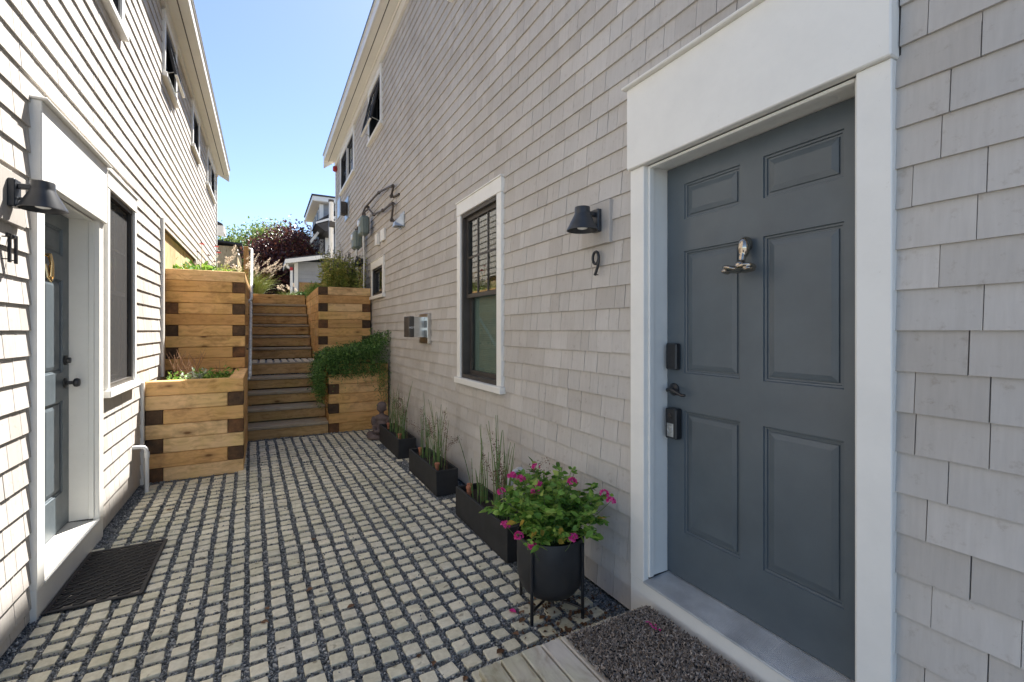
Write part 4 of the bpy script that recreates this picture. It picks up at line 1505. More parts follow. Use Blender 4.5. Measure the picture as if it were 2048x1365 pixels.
tag(RW.box('outlet_box', 'white', None, 7.70, 7.86, 2.885, 3.075, 0.05, -0.004, 0.006), 'left of two small white outlet boxes beside the meters', 'outlet')
tag(RW.box('outlet_box', 'white', None, 7.28, 7.52, 2.895, 3.085, 0.035, -0.004, 0.006), 'right of two small white outlet boxes beside the meters', 'outlet')
fb = thing('fire_bell', 'red fire alarm bell under the eave at the far corner', 'alarm', RW.p(12.85, 5.7, 0))
RW.box('back_box', 'red_plastic', fb, 12.78, 12.92, 5.66, 5.78, 0.05, 0.0, 0.01)
MB().lathe([(0.075, -0.05), (0.075, -0.07), (0.055, -0.095), (0.001, -0.10)], 20, RW.p(12.85, 5.72, 0), 'x').build('gong', 'red_plastic', fb, True)

# plastic drain pipes
dp = thing('drain_pipe', 'white plastic drain elbow behind the nearest trough', 'pipe', RW.p(2.95, 0.42, 0))
MB().tube([RW.p(2.95, 0.445, -0.01), RW.p(2.95, 0.445, 0.05), RW.p(2.95, 0.44, 0.075), RW.p(2.95, 0.42, 0.09), RW.p(2.95, 0.39, 0.095), RW.p(2.95, 0.02, 0.095)], 0.021, 14).build('pipe', 'pvc', dp, True)
MB().lathe([(0.024, -0.005), (0.03, -0.005), (0.03, -0.04), (0.024, -0.04)], 16, RW.p(2.95, 0.445, 0), 'x', cap=False).build('collar', 'pvc', dp, True)
dp = thing('drain_pipe', 'white plastic drain pipe at the corner of the low planter', 'pipe', LW.p(5.22, 0.3, 0))
MB().tube([LW.p(5.22, 0.43, -0.01), LW.p(5.22, 0.43, 0.05), LW.p(5.22, 0.425, 0.075), LW.p(5.22, 0.405, 0.09), LW.p(5.22, 0.37, 0.095), LW.p(5.22, 0.01, 0.095)], 0.0165, 14).build('pipe', 'pvc', dp, True)
MB().lathe([(0.018, 0.33), (0.021, 0.33), (0.021, 0.38), (0.018, 0.38)], 16, LW.p(5.22, 0.0, 0.095), cap=False).build('collar', 'pvc', dp, True)

# ------------------------------------------------------------------ deck step and mats at door 9
dk = thing('deck_step', 'low weathered deck step in front of door 9', 'step', (1.18, 0.9, 0))
bx = 0.735
for k in range(9):
    w_ = 0.092
    x1 = min(bx + w_, 1.632)
    box('deck_board', 'deck_wood', dk, bx + 0.002, x1 - 0.002, 0.28 + random.uniform(-0.004, 0.004), 1.652 + random.uniform(-0.004, 0.004), 0.128, 0.158 + random.uniform(-0.001, 0.001), 0.004)
    bx += w_ + 0.004
    if bx > 1.60:
        break
box('joist', 'deck_wood', dk, 0.745, 0.785, 0.30, 1.64, 0.0, 0.1275)
box('joist', 'deck_wood', dk, 1.55, 1.59, 0.30, 1.64, 0.0, 0.1275)
box('skirt_board', 'deck_wood', dk, 0.787, 1.548, 1.60, 1.638, 0.002, 0.127)
box('skirt_board', 'deck_wood', dk, 0.787, 1.548, 0.30, 0.338, 0.002, 0.127)


def blades(n, x0, x1, y0, y1, z, ln, wd, lean):
    """short tufts of pile"""
    tv = np.array([(-0.5, 0, 0), (0.5, 0, 0), (-0.42, 0.55, 0.18), (0.42, 0.55, 0.18), (0.0, 1.0, 0.5)])
    tf = np.array([(0, 1, 3), (0, 3, 2), (2, 3, 4)])
    loc = np.column_stack([rng.uniform(x0, x1, n), rng.uniform(y0, y1, n), np.full(n, z)])
    d = np.column_stack([rng.normal(0, lean, n), rng.normal(0, lean, n), np.ones(n)])
    L = ln * rng.uniform(0.6, 1.25, n)
    sc = np.column_stack([wd * rng.uniform(0.7, 1.3, n), L, L])
    return tv, tf, dir_rot(d, rng.uniform(0, 6.28, n)), loc, sc


mt = thing('door_mat', 'shaggy grey brown mat on the deck step at door 9', 'mat', (1.36, 1.2, 0.16))
MX0, MX1, MY0, MY1 = 1.135, 1.605, 0.72, 1.625
box('backing', 'rubber', mt, MX0, MX1, MY0, MY1, 0.161, 0.168, 0.002)
a = blades(22000, MX0 - 0.002, MX1 + 0.002, MY0 - 0.002, MY1 + 0.002, 0.167, 0.0125, 0.0062, 1.25)
# rows of loops: a light ribbing along the mat
a[3][:, 0] = MX0 + np.round((a[3][:, 0] - MX0) / 0.0135) * 0.0135 + rng.normal(0, 0.0028, len(a[3]))
pile = mesh_obj('pile', inst_mesh('pile', *a), 'pile', mt)
pile['kind'] = 'stuff'

# pierced rubber mat at door 11
rm = thing('door_mat', 'black pierced rubber mat lying on the pavers at door 11', 'mat', (-0.81, 3.58, 0.02))
RX0, RX1, RY0, RY1 = -1.010, -0.595, 3.205, 3.955
mb = MB()
for (p0, p1, q0, q1) in ((RX0, RX0 + 0.022, RY0, RY1), (RX1 - 0.022, RX1, RY0, RY1), (RX0 + 0.022, RX1 - 0.022, RY0, RY0 + 0.022), (RX0 + 0.022, RX1 - 0.022, RY1 - 0.022, RY1)):
    mb.box(p0, p1, q0, q1, 0.0205, 0.031, 0.003)
mb.build('border', 'rubber', rm)


def flat_ring(mb, cx, cy, rx, ry, wd, z0, z1, rotz, n=14):
    vs_, fs_ = [], []
    c_, s_ = math.cos(rotz), math.sin(rotz)
    for (dr, z) in ((0, z0), (0, z1), (-wd, z1), (-wd, z0)):
        for k in range(n):
            t = 2 * math.pi * k / n
            px, py = (rx + dr) * math.cos(t), (ry + dr) * math.sin(t)
            X_, Y_ = cx + px * c_ - py * s_, cy + px * s_ + py * c_
            X_ = min(max(X_, RX0 + 0.02), RX1 - 0.02)
            Y_ = min(max(Y_, RY0 + 0.02), RY1 - 0.02)
            vs_.append((X_, Y_, z))
    for i in range(3):
        for k in range(n):
            k2 = (k + 1) % n
            fs_.append((i * n + k, i * n + k2, (i + 1) * n + k2, (i + 1) * n + k))
    mb.add(vs_, fs_)


box('base_sheet', 'mat_dust', rm, RX0 + 0.0225, RX1 - 0.0225, RY0 + 0.0225, RY1 - 0.0225, 0.0206, 0.0222)
mb = MB()
for i in range(8):
    for j in range(13):
        cx = RX0 + 0.046 + i * 0.0465
        cy = RY0 + 0.052 + j * 0.0545 + (0.027 if i % 2 else 0)
        if cy > RY1 - 0.04:
            continue
        rz = 0.55 + 0.25 * math.sin(i * 1.7 + j)
        flat_ring(mb, cx, cy, 0.0300, 0.0195, 0.0072, 0.0223, 0.0300, rz, 12)
        flat_ring(mb, cx, cy, 0.0200, 0.0100, 0.0085, 0.0223, 0.0275, rz, 10)
        mb.lathe([(0.009, 0.0), (0.0085, 0.005), (0.001, 0.0055)], 6, (cx + 0.0235, cy + 0.027, 0.0223), cap=False)
mb.build('oval_lattice', 'rubber', rm)['kind'] = 'stuff'
# ------------------------------------------------------------------ plants: leaf and stem helpers
LEAF_V = np.array([(0, 0, 0), (0.26, 0.28, 0.05), (0.30, 0.52, 0.03), (0.14, 0.82, -0.03), (0, 1.0, -0.10),
                   (-0.14, 0.82, -0.03), (-0.30, 0.52, 0.03), (-0.26, 0.28, 0.05), (0, 0.45, -0.03)], float)
LEAF_F = np.array([(0, 1, 8), (1, 2, 8), (2, 3, 8), (3, 4, 8), (4, 5, 8), (5, 6, 8), (6, 7, 8), (7, 0, 8)])
TINY_V = np.array([(0, 0, 0), (0.32, 0.5, 0.06), (0, 1.0, -0.05), (-0.32, 0.5, 0.06)], float)
TINY_F = np.array([(0, 1, 2), (0, 2, 3)])
NARROW_V = np.array([(0, 0, 0), (0.10, 0.35, 0.03), (0.09, 0.7, 0.0), (0, 1.0, -0.10), (-0.09, 0.7, 0.0), (-0.10, 0.35, 0.03)], float)
NARROW_F = np.array([(0, 1, 2), (0, 2, 3), (0, 3, 4), (0, 4, 5)])


def leaves(name, m, parent, loc, d, size, tmpl=(LEAF_V, LEAF_F), roll=None, stuff=True):
    n = len(loc)
    if n == 0:
        return None
    roll = rng.normal(0, 0.7, n) if roll is None else roll
    sc = np.asarray(size) * np.ones(n)
    o = mesh_obj(name, inst_mesh(name, tmpl[0], tmpl[1], dir_rot(np.asarray(d, float), roll), np.asarray(loc, float), sc), m, parent)
    if n > 1:
        o['kind'] = 'stuff'
    return o


def stems(name, m, parent, polylines, r0, r1, seg=5):
    mb = MB()
    for p in polylines:
        mb.tube(p, r0, seg, r1, caps=False)
    o = mb.build(name, m, parent, smooth=True, fix=False)
    if len(polylines) > 1:
        o['kind'] = 'stuff'
    return o


def along(poly, ts):
    """points and tangents at fractions ts of a polyline"""
    P = np.array([tuple(p) for p in poly])
    seg = np.linalg.norm(np.diff(P, axis=0), axis=1)
    cum = np.concatenate([[0], np.cumsum(seg)])
    L = cum[-1]
    q = np.array(ts) * L
    idx = np.clip(np.searchsorted(cum, q, side='right') - 1, 0, len(seg) - 1)
    f = (q - cum[idx]) / np.maximum(seg[idx], 1e-6)
    pos = P[idx] + (P[idx + 1] - P[idx]) * f[:, None]
    tan = (P[idx + 1] - P[idx]) / np.maximum(seg[idx], 1e-6)[:, None]
    return pos, tan


def arc(p, az, length, lean, droop, n=6):
    """curved stem: starts at p, leans towards az, droops"""
    pts = [Vector(p)]
    a = lean
    for i in range(n):
        d = Vector((math.cos(az) * math.sin(a), math.sin(az) * math.sin(a), math.cos(a)))
        pts.append(pts[-1] + d * (length / n))
        a += droop / n
    return pts


# ------------------------------------------------------------------ trough planters with horsetail
TR = [
    (1.335, 1.542, 2.55, 3.435, 'nearest black trough planter of horsetail, beside the round pot', 'horsetail in the nearest trough, beside the round pot', 'nearest trough'),
    (1.325, 1.530, 3.87, 4.745, 'middle one of the three black trough planters', 'horsetail in the middle one of the three troughs', 'middle trough'),
    (1.330, 1.538, 5.20, 6.175, 'farthest black trough planter, in front of the seated statue', 'horsetail in the farthest trough, near the statue', 'farthest trough'),
]
for ti, (x0, x1, y0, y1, lab, lab2, nm) in enumerate(TR):
    t = thing('trough_planter', lab, 'planter', ((x0 + x1) / 2, (y0 + y1) / 2, 0.012), 'black trough planters along the wall')
    b0, h = 0.017, 0.240
    tk = 0.020
    bm = bmesh.new()
    m_ = MB()
    outer = [(x0, y0), (x1, y0), (x1, y1), (x0, y1)]
    inner = [(x0 + tk, y0 + tk), (x1 - tk, y0 + tk), (x1 - tk, y1 - tk), (x0 + tk, y1 - tk)]
    vs_ = [(p[0], p[1], b0) for p in outer] + [(p[0], p[1], h) for p in outer] + [(p[0], p[1], h) for p in inner] + [(p[0], p[1], h - 0.07) for p in inner]
    fs_ = [(3, 2, 1, 0)]
    for i in range(3):
        for k in range(4):
            k2 = (k + 1) % 4
            fs_.append((i * 4 + k, i * 4 + k2, i * 4 + 4 + k2, i * 4 + 4 + k))
    bo = m_.add(vs_, fs_).build('body', 'planter_black', t)
    bv = bo.modifiers.new('bevel', 'BEVEL')
    bv.width = 0.004
    bv.segments = 2
    bm.free()
    MB().box(x0 + tk + 0.0005, x1 - tk - 0.0005, y0 + tk + 0.0005, y1 - tk - 0.0005, h - 0.10, h - 0.045).build('soil', 'soil', t)
    # horsetail clumps
    pl = thing('horsetail_plant', lab2, 'plant', ((x0 + x1) / 2, (y0 + y1) / 2, h - 0.045), 'horsetail in the troughs')
    ncl = [(0.20, 16), (0.68, 26)] if ti == 0 else ([(0.28, 26), (0.72, 12)] if ti == 1 else [(0.2, 18), (0.66, 16)])
    if ti == 0:
        ncl = [(0.30, 26), (0.70, 15)]
    polys, tips = [], []
    for (fy, cnt) in ncl:
        for k in range(cnt):
            py = y0 + (y1 - y0) * fy + random.gauss(0, 0.045)
            px = (x0 + x1) / 2 + random.gauss(0, 0.028)
            L = random.choice((random.uniform(0.18, 0.4), random.uniform(0.3, 0.62), random.uniform(0.4, 0.70)))
            polys.append(arc((px, py, h - 0.05), random.uniform(0, 6.28), L, abs(random.gauss(0.03, 0.07)), random.uniform(0, 0.22), 5))
    stems('stalks', 'horsetail', pl, polys, 0.0042, 0.0016, 5)
    # joints: short dark bands on the stalks
    bl_, bd_ = [], []
    for p in polys[::2]:
        ps, tg = along(p, np.arange(0.15, 0.9, 0.2))
        bl_ += list(ps)
        bd_ += list(tg)
    ring_v = np.array([(math.cos(a), d, math.sin(a)) for d in (-0.6, 0.6) for a in np.linspace(0, 5.24, 6)])
    ring_f = np.array([(k, (k + 1) % 6, 6 + (k + 1) % 6, 6 + k) for k in range(6)])
    mesh_obj('stalk_joints', inst_mesh('stalk_joints', ring_v, ring_f, dir_rot(np.array(bd_)), np.array(bl_), np.full(len(bl_), 0.0044)), 'seed', pl)['kind'] = 'stuff'
    # a thin arching seed grass growing in the same trough
    sg, sl, sd = [], [], []
    for k in range(8):
        py = y0 + (y1 - y0) * random.uniform(0.1, 0.9)
        p = arc(((x0 + x1) / 2 + 0.04, py, h - 0.05), random.choice((-1.5, 1.5)) + random.gauss(0, 0.35), random.uniform(0.42, 0.66), 0.2, random.uniform(0.7, 1.3), 8)
        p = [Vector((min(q.x, 1.645), q.y, q.z)) for q in p]
        sg.append(p)
        ps, tg = along(p, rng.uniform(0.5, 1.0, 80))
        sl += list(ps + rng.normal(0, 0.018, ps.shape) * np.array([0.6, 1, 1]))
        sd += list(rng.normal(0, 1, ps.shape) * np.array([0.4, 1, 1]) + np.array([-0.3, 0, -0.4]))
    stems('grass_stalks', 'twig', pl, sg, 0.0016, 0.0007, 4)
    leaves('seed_heads', 'seed', pl, sl, sd, 0.0125, (TINY_V, TINY_F))
    # terracotta watering spikes
    for q, fy in enumerate((0.16, 0.86) if ti != 0 else (0.84, 0.90)):
        py = y0 + (y1 - y0) * fy
        px = x0 + 0.055 + 0.03 * q
        wsp = thing('watering_spike', 'terracotta watering spike, %s in the %s' % (('nearer one', 'farther one')[q], nm), 'watering spike', (px, py, h - 0.05), 'terracotta spikes in the troughs')
        MB().lathe([(0.004, -0.06), (0.014, -0.01), (0.017, 0.055), (0.017, 0.06)], 14, (px, py, h - 0.045)).build('cone', 'terracotta', wsp, True)
        MB().lathe([(0.001, 0.061), (0.022, 0.061), (0.023, 0.068), (0.022, 0.078), (0.001, 0.081)], 16, (px, py, h - 0.045)).build('cap', 'terracotta', wsp, True)

# ------------------------------------------------------------------ round pot on a stand with the flowering plant
PX, PY = 1.335, 2.055
pt_ = thing('pot_on_stand', 'round black pot held in a four legged metal stand', 'pot', (PX, PY, 0.018))
prof = [(0.001, 0.088), (0.06, 0.090), (0.105, 0.102), (0.142, 0.128), (0.165, 0.165), (0.176, 0.215), (0.178, 0.30), (0.178, 0.408), (0.176, 0.414), (0.168, 0.414), (0.166, 0.408), (0.166, 0.36)]
MB().lathe(prof, 56, (PX, PY, 0), cap=False).build('pot', 'pot_black', pt_, True)
MB().lathe([(0.001, 0.372), (0.166, 0.370)], 32, (PX, PY, 0), cap=False).build('soil', 'soil', pt_)
ang0 = math.atan2(1.967 - PY, 1.166 - PX)
feet = []
for k in range(4):
    a = ang0 + k * math.pi / 2
    lx, ly = PX + 0.187 * math.cos(a), PY + 0.187 * math.sin(a)
    feet.append((lx, ly))
    MB().tube([(lx, ly, 0.017), (lx, ly, 0.395)], 0.0085, 12).build('leg', 'black_metal', pt_, True)
for (p, q) in ((0, 2), (1, 3)):
    zz = 0.070 if p else 0.078
    MB().tube([(feet[p][0], feet[p][1], zz), (feet[q][0], feet[q][1], zz)], 0.0065, 8).build('cross_bar', 'black_metal', pt_, True)

fp = thing('flowering_plant', 'leafy plant with pink flower clusters in the round pot', 'plant', (PX, PY, 0.37))
polys, lp, ld, ls, flp = [], [], [], [], []
rs = random.Random(5)
for k in range(135):
    az = rs.uniform(0, 2 * math.pi)
    r0 = rs.uniform(0, 0.10)
    p0 = (PX + r0 * math.cos(az), PY + r0 * math.sin(az), 0.37)
    L = rs.uniform(0.20, 0.40)
    lean = rs.uniform(0.15, 1.15)
    p = arc(p0, az + rs.gauss(0, 0.4), L, lean * 0.6, lean * 1.1, 6)
    # keep clear of the wall
    p = [Vector((min(q.x, 1.648), q.y, q.z)) for q in p]
    polys.append(p)
    n = int(16 + L * 46)
    ts = np.sort(rng.uniform(0.22, 1.0, n))
    ps, tg = along(p, ts)
    th = rng.uniform(0, 6.28, n)
    side = np.column_stack([np.cos(th), np.sin(th), rng.normal(0.05, 0.3, n)])
    lp += list(ps)
    ld += list(side + tg * 0.35)
    ls += list(rng.uniform(0.024, 0.056, n))
    flp.append((p[-1], L))
lp, ld, ls = np.array(lp), np.array(ld), np.array(ls)
lp[:, 0] = np.minimum(lp[:, 0], 1.645 - ls * np.maximum(0, ld[:, 0]))
stems('branches', 'stem_green', fp, polys, 0.0034, 0.0012, 5)
leaves('foliage', 'leaf_mid', fp, lp, ld, ls)
yl = rng.choice(len(lp), 13, replace=False)
lo = lp[yl].copy()
ctr = np.array([PX, PY, 0.55])
dirs = lo - ctr
dirs[:, 0] -= 0.08
dirs[:, 1] -= 0.06
dirs /= np.linalg.norm(dirs, axis=1)[:, None]
for i in range(13):
    yo = leaves('yellow_leaf', 'leaf_yellow', fp, [ctr + dirs[i] * np.array([0.29, 0.29, 0.19]) * rng.uniform(0.6, 1.02)], [dirs[i] + rng.normal(0, 0.5, 3) + np.array([0, 0, -0.4])], [rng.uniform(0.035, 0.055)])
    if yo and yo.data.vertices[4].co.x > 1.64:
        bpy.data.objects.remove(yo)
# flower clusters: each a head of small five petalled florets
FL = [(-0.29, -0.04, 0.52), (-0.26, -0.12, 0.49), (-0.19, 0.08, 0.715), (-0.15, 0.05, 0.70), (-0.03, 0.10, 0.73), (-0.10, -0.04, 0.69), (0.04, -0.14, 0.71),
      (0.18, -0.22, 0.65), (0.20, -0.25, 0.62), (-0.13, -0.06, 0.66), (-0.04, -0.26, 0.49), (-0.24, 0.10, 0.63), (-0.22, -0.18, 0.455)]
for (dx, dy, z) in FL:
    c_ = np.array([PX + dx, PY + dy, z])
    stems('flower_stalk', 'stem_green', fp, [[Vector((PX + dx * 0.45, PY + dy * 0.45, z - 0.16)), Vector((PX + dx * 0.8, PY + dy * 0.8, z - 0.07)), Vector(c_)]], 0.002, 0.0013, 5)
    nf = 15
    u = rng.normal(0, 1, (nf, 3))
    u[:, 2] = np.abs(u[:, 2]) * 0.8 - 0.1
    u /= np.linalg.norm(u, axis=1)[:, None]
    loc, dd = [], []
    for v in u:
        fc = c_ + v * np.array([0.019, 0.019, 0.016])
        t1_ = np.cross(v, (0.3, 0.5, 0.8)); t1_ /= np.linalg.norm(t1_)
        t2_ = np.cross(v, t1_)
        for q in range(5):
            a_ = q * 1.2566
            loc.append(fc)
            dd.append(t1_ * math.cos(a_) + t2_ * math.sin(a_) + v * 0.35)
    leaves('flower_cluster', 'pink_petal', fp, loc, dd, rng.uniform(0.010, 0.014, len(loc)), (TINY_V * np.array([1.5, 1, 1]), TINY_F))

# ------------------------------------------------------------------ seated statue
stt = thing('garden_statue', 'small brown seated stone figure behind the farthest trough', 'statue', (1.40, 6.36, 0.015))
sx, sy = 1.40, 6.36
fx = Vector((-0.55, -0.83, 0)).normalized()          # facing into the alley
rx_ = Vector((-fx.y, fx.x, 0))
azs = math.degrees(math.atan2(fx.y, fx.x))


def sp_(f, r, z):
    return tuple(Vector((sx, sy, z)) + fx * f + rx_ * r)


blob('figure', [
    (sp_(0.0, 0, 0.105), (0.105, 0.125, 0.07), (0, 0, azs)),
    (sp_(0.07, 0.12, 0.065), (0.12, 0.055, 0.05), (0, 0, azs - 38)),
    (sp_(0.07, -0.12, 0.065), (0.12, 0.055, 0.05), (0, 0, azs + 38)),
    (sp_(0.14, 0.03, 0.050), (0.045, 0.12, 0.036), (0, 0, azs)),
    (sp_(0.14, -0.03, 0.050), (0.045, 0.12, 0.036), (0, 0, azs)),
    (sp_(0.0, 0, 0.20), (0.068, 0.088, 0.085), (0, 0, azs)),
    (sp_(0.0, 0, 0.285), (0.058, 0.105, 0.055), (0, 0, azs)),
    (sp_(0.02, 0.105, 0.24), (0.036, 0.034, 0.075), (0, 12, azs)),
    (sp_(0.02, -0.105, 0.24), (0.036, 0.034, 0.075), (0, 12, azs)),
    (sp_(0.075, 0.075, 0.155), (0.075, 0.028, 0.028), (0, 20, azs - 30)),
    (sp_(0.075, -0.075, 0.155), (0.075, 0.028, 0.028), (0, 20, azs + 30)),
    (sp_(0.12, 0.0, 0.125), (0.038, 0.055, 0.022), (0, 0, azs)),
    (sp_(0.0, 0, 0.345), (0.032, 0.032, 0.04), (0, 0, azs)),
    (sp_(0.006, 0, 0.430), (0.066, 0.058, 0.072), (0, 0, azs)),
    (sp_(-0.008, 0, 0.452), (0.070, 0.064, 0.058), (0, 0, azs)),
    (sp_(0.030, 0, 0.395), (0.036, 0.034, 0.030), (0, 0, azs)),
    (sp_(0.072, 0, 0.418), (0.012, 0.009, 0.016), (0, 0, azs)),
    (sp_(0.058, 0, 0.394), (0.010, 0.018, 0.007), (0, 0, azs)),
    (sp_(0.060, 0.020, 0.437), (0.008, 0.014, 0.006), (0, 0, azs)),
    (sp_(0.060, -0.020, 0.437), (0.008, 0.014, 0.006), (0, 0, azs)),
    (sp_(0.0, 0.062, 0.412), (0.014, 0.008, 0.030), (0, 0, azs)),
    (sp_(0.0, -0.062, 0.412), (0.014, 0.008, 0.030), (0, 0, azs)),
], 'statue_stone', stt, 0.007)

# ------------------------------------------------------------------ trailing plant over the low wall
tp = thing('trailing_plant', 'dense dark green trailing plant spilling over the low timber wall', 'plant', (1.2, 7.5, 0.95))
strands, lp, ld, ls = [], [], [], []
rs = random.Random(21)


def strand(path, n, size=0.020, spread=0.022):
    strands.append(path)
    ps, tg = along(path, rng.uniform(0, 1, n))
    off = rng.normal(0, spread, ps.shape)
    lp.extend(list(ps + off))
    ld.extend(list(rng.normal(0, 1, ps.shape) + tg * 0.6 + np.array([0, -0.3, 0.2])))
    ls.extend(list(rng.uniform(0.6, 1.3, n) * size))


def mound_h(x, y):
    h_ = 1.10 + 0.10 * math.sin((x - 0.75) * 2.6) + 0.05 * math.sin(x * 17.0 + y * 5.0) + 0.24 * max(0, (x - 1.42)) / 0.22
    return h_ - 0.10 * max(0, (y - 7.6))


for k in range(520):                                   # the mound itself
    x = rs.uniform(0.72, 1.64)
    y = rs.uniform(6.98, 8.2)
    z = mound_h(x, y) * rs.uniform(0.93, 1.02)
    az = rs.uniform(0, 6.28)
    p = [Vector((x, y, z - 0.05)), Vector((x + 0.05 * math.cos(az), y + 0.05 * math.sin(az), z + 0.01)), Vector((x + 0.10 * math.cos(az), y + 0.10 * math.sin(az) - 0.02, z - 0.01))]
    p = [Vector((min(q.x, 1.65), q.y, q.z)) for q in p]
    strand(p, 24, 0.034, 0.028)
for k in range(150):                                   # curtain over the front edge
    x = rs.uniform(0.78, 1.66)
    drop = 0.10 + rs.random() * 0.10
    if x > 1.50:
        drop = rs.uniform(0.25, 0.66)
    elif rs.random() < 0.24:
        drop = rs.uniform(0.2, 0.48)
    z0_ = mound_h(x, 7.0)
    p = [Vector((x, 7.10, z0_)), Vector((x + rs.gauss(0, 0.02), 7.00, z0_ - 0.03)), Vector((x + rs.gauss(0, 0.03), 6.985, z0_ - 0.10)),
         Vector((x + rs.gauss(0, 0.03), 6.985 - rs.random() * 0.02, 0.985 - drop * 0.5)), Vector((x + rs.gauss(0, 0.035), 7.0, 0.985 - drop))]
    p = [Vector((min(q.x, 1.65), q.y, q.z)) for q in p]
    sparse = 0.78 < x < 1.48 and drop > 0.2
    strand(p, 16 if sparse else 60, 0.022, 0.010 if sparse else 0.022)
for k in range(130):                                   # falls down beside the stairs
    y = rs.uniform(6.99, 7.75)
    drop = rs.uniform(0.25, 0.62) * (1.0 - 0.45 * (y - 7.0))
    z0_ = 1.06
    x = 0.74 - abs(rs.gauss(0, 0.055))
    p = [Vector((0.86, y, z0_ + 0.02)), Vector((0.78, y - 0.02, z0_)), Vector((x, y - 0.04, z0_ - 0.10)),
         Vector((x + rs.gauss(0, 0.03), y - 0.05, z0_ - 0.1 - drop * 0.5)), Vector((x + rs.gauss(0, 0.03), y - 0.05, z0_ - 0.1 - drop))]
    strand(p, 64, 0.024, 0.024)
stems('runners', 'stem_green', tp, strands[::4], 0.002, 0.001, 4)
leaves('foliage', 'leaf_dark', tp, lp, ld, ls, (TINY_V, TINY_F))

# ------------------------------------------------------------------ plants of the low left planter
dt = thing('dry_shrub', 'bare brown twigs of a dead shrub in the low planter', 'shrub', (-0.80, 6.25, 0.92))
polys = []
rs = random.Random(3)
for k in range(26):
    p = arc((-0.80 + rs.gauss(0, 0.06), 6.25 + rs.gauss(0, 0.06), 0.90), rs.uniform(0, 6.28), rs.uniform(0.2, 0.42), rs.uniform(0.05, 0.5), rs.uniform(-0.3, 0.3), 5)
    p = [Vector((max(q.x, -1.0), q.y, q.z)) for q in p]
    polys.append(p)
    for j in range(2):
        b0 = p[rs.randint(1, 4)]
        polys.append(arc(b0, rs.uniform(0, 6.28), rs.uniform(0.04, 0.12), rs.uniform(0.2, 0.8), -0.3, 3))
for k in range(9):
    polys.append(arc((-0.50 + rs.gauss(0, 0.06), 6.45 + rs.gauss(0, 0.06), 0.90), rs.uniform(0, 6.28), rs.uniform(0.1, 0.24), rs.uniform(0.05, 0.4), 0.1, 4))
stems('twigs', 'twig', dt, polys, 0.0035, 0.0014, 5)
sv = thing('silver_leaf_plant', 'pale silver leaved plant among green shoots in the low planter', 'plant', (-0.62, 6.0, 0.92))
lp, ld, ls = [], [], []
for k in range(16):
    p = arc((-0.64 + rs.gauss(0, 0.05), 5.98 + rs.gauss(0, 0.08), 0.91), rs.uniform(0, 6.28), rs.uniform(0.06, 0.18), rs.uniform(0.1, 0.7), 0.3, 4)
    ps, tg = along(p, rng.uniform(0.2, 1, 12))
    lp += list(ps); ld += list(rng.normal(0, 0.7, ps.shape) + np.array([0, 0, 0.5])); ls += list(rng.uniform(0.025, 0.05, 12))
leaves('silver_foliage', 'leaf_silver', sv, lp, ld, ls, (NARROW_V * np.array([1.8, 1, 1]), NARROW_F))
lp, ld, ls = [], [], []
for (cx, cy, sprd, n) in ((-0.55, 6.05, 0.10, 150), (-0.82, 5.95, 0.05, 60), (-0.45, 6.15, 0.08, 90), (-0.62, 6.25, 0.06, 60)):
    for k in range(n):
        lp.append((cx + rs.gauss(0, sprd), cy + rs.gauss(0, sprd), 0.925 + abs(rs.gauss(0, 0.05))))
        ld.append((rs.gauss(0, 0.8), rs.gauss(0, 0.8), 0.6))
        ls.append(rs.uniform(0.03, 0.06))
leaves('green_foliage', 'leaf_mid', sv, lp, ld, ls, (NARROW_V * np.array([2.2, 1, 1]), NARROW_F))


# ------------------------------------------------------------------ plants of the upper terrace
def plume_grass(label, base, n, height, az_bias, blades_n=260, spread=0.18, plumes=34, dark=False, seed=1):
    t = thing('ornamental_grass', label, 'grass clump', base, 'plumed grasses at the top of the stairs')
    rs = random.Random(seed)
    polys = []
    for k in range(blades_n):
        az = rs.uniform(0, 6.28)
        p0 = (base[0] + rs.gauss(0, spread * 0.4), base[1] + rs.gauss(0, spread * 0.4), base[2] - 0.02)
        polys.append(arc(p0, az, rs.uniform(0.5, 0.95) * height, rs.uniform(0.05, 0.45), rs.uniform(0.5, 1.5), 6))
    stems('blades', 'leaf_lime', t, polys, 0.0045, 0.001, 3)
    st, lp, ld, ls = [], [], [], []
    for k in range(plumes):
        az = az_bias + rs.gauss(0, 1.0) if az_bias is not None else rs.uniform(0, 6.28)
        p0 = (base[0] + rs.gauss(0, spread * 0.5), base[1] + rs.gauss(0, spread * 0.5), base[2])
        p = arc(p0, az, height * rs.uniform(0.85, 1.25), rs.uniform(0.03, 0.35), rs.uniform(0.3, 1.1), 8)
        st.append(p)
        nn = 70
        ts = rng.uniform(0.80, 1.0, nn)
        ps, tg = along(p, ts)
        fat = 0.013 * np.sin(np.clip((ts - 0.79) / 0.21, 0, 1) * math.pi * 0.92 + 0.15)
        lp += list(ps + rng.normal(0, 1, ps.shape) * fat[:, None])
        ld += list(tg + rng.normal(0, 0.45, ps.shape))
        ls += list(rng.uniform(0.016, 0.030, nn))
    stems('flower_stalks', 'twig', t, st, 0.0022, 0.001, 3)
    leaves('plumes', 'plume', t, lp, ld, ls, (NARROW_V * np.array([0.9, 1, 1]), NARROW_F))
    return t


plume_grass('pale plumed grass massed behind the tallest timber wall', (-0.76, 9.6, 2.15), 60, 0.66, None, 900, 0.36, 26, seed=4)
plume_grass('plumed grass arching over the top step beside the handrail', (-0.30, 11.85, 2.17), 40, 0.88, -0.25, 700, 0.26, 22, seed=8)
plume_grass('low yellow tuft of grass beyond the top step', (0.52, 12.5, 2.17), 10, 0.42, 3.0, 220, 0.22, 10, seed=12)

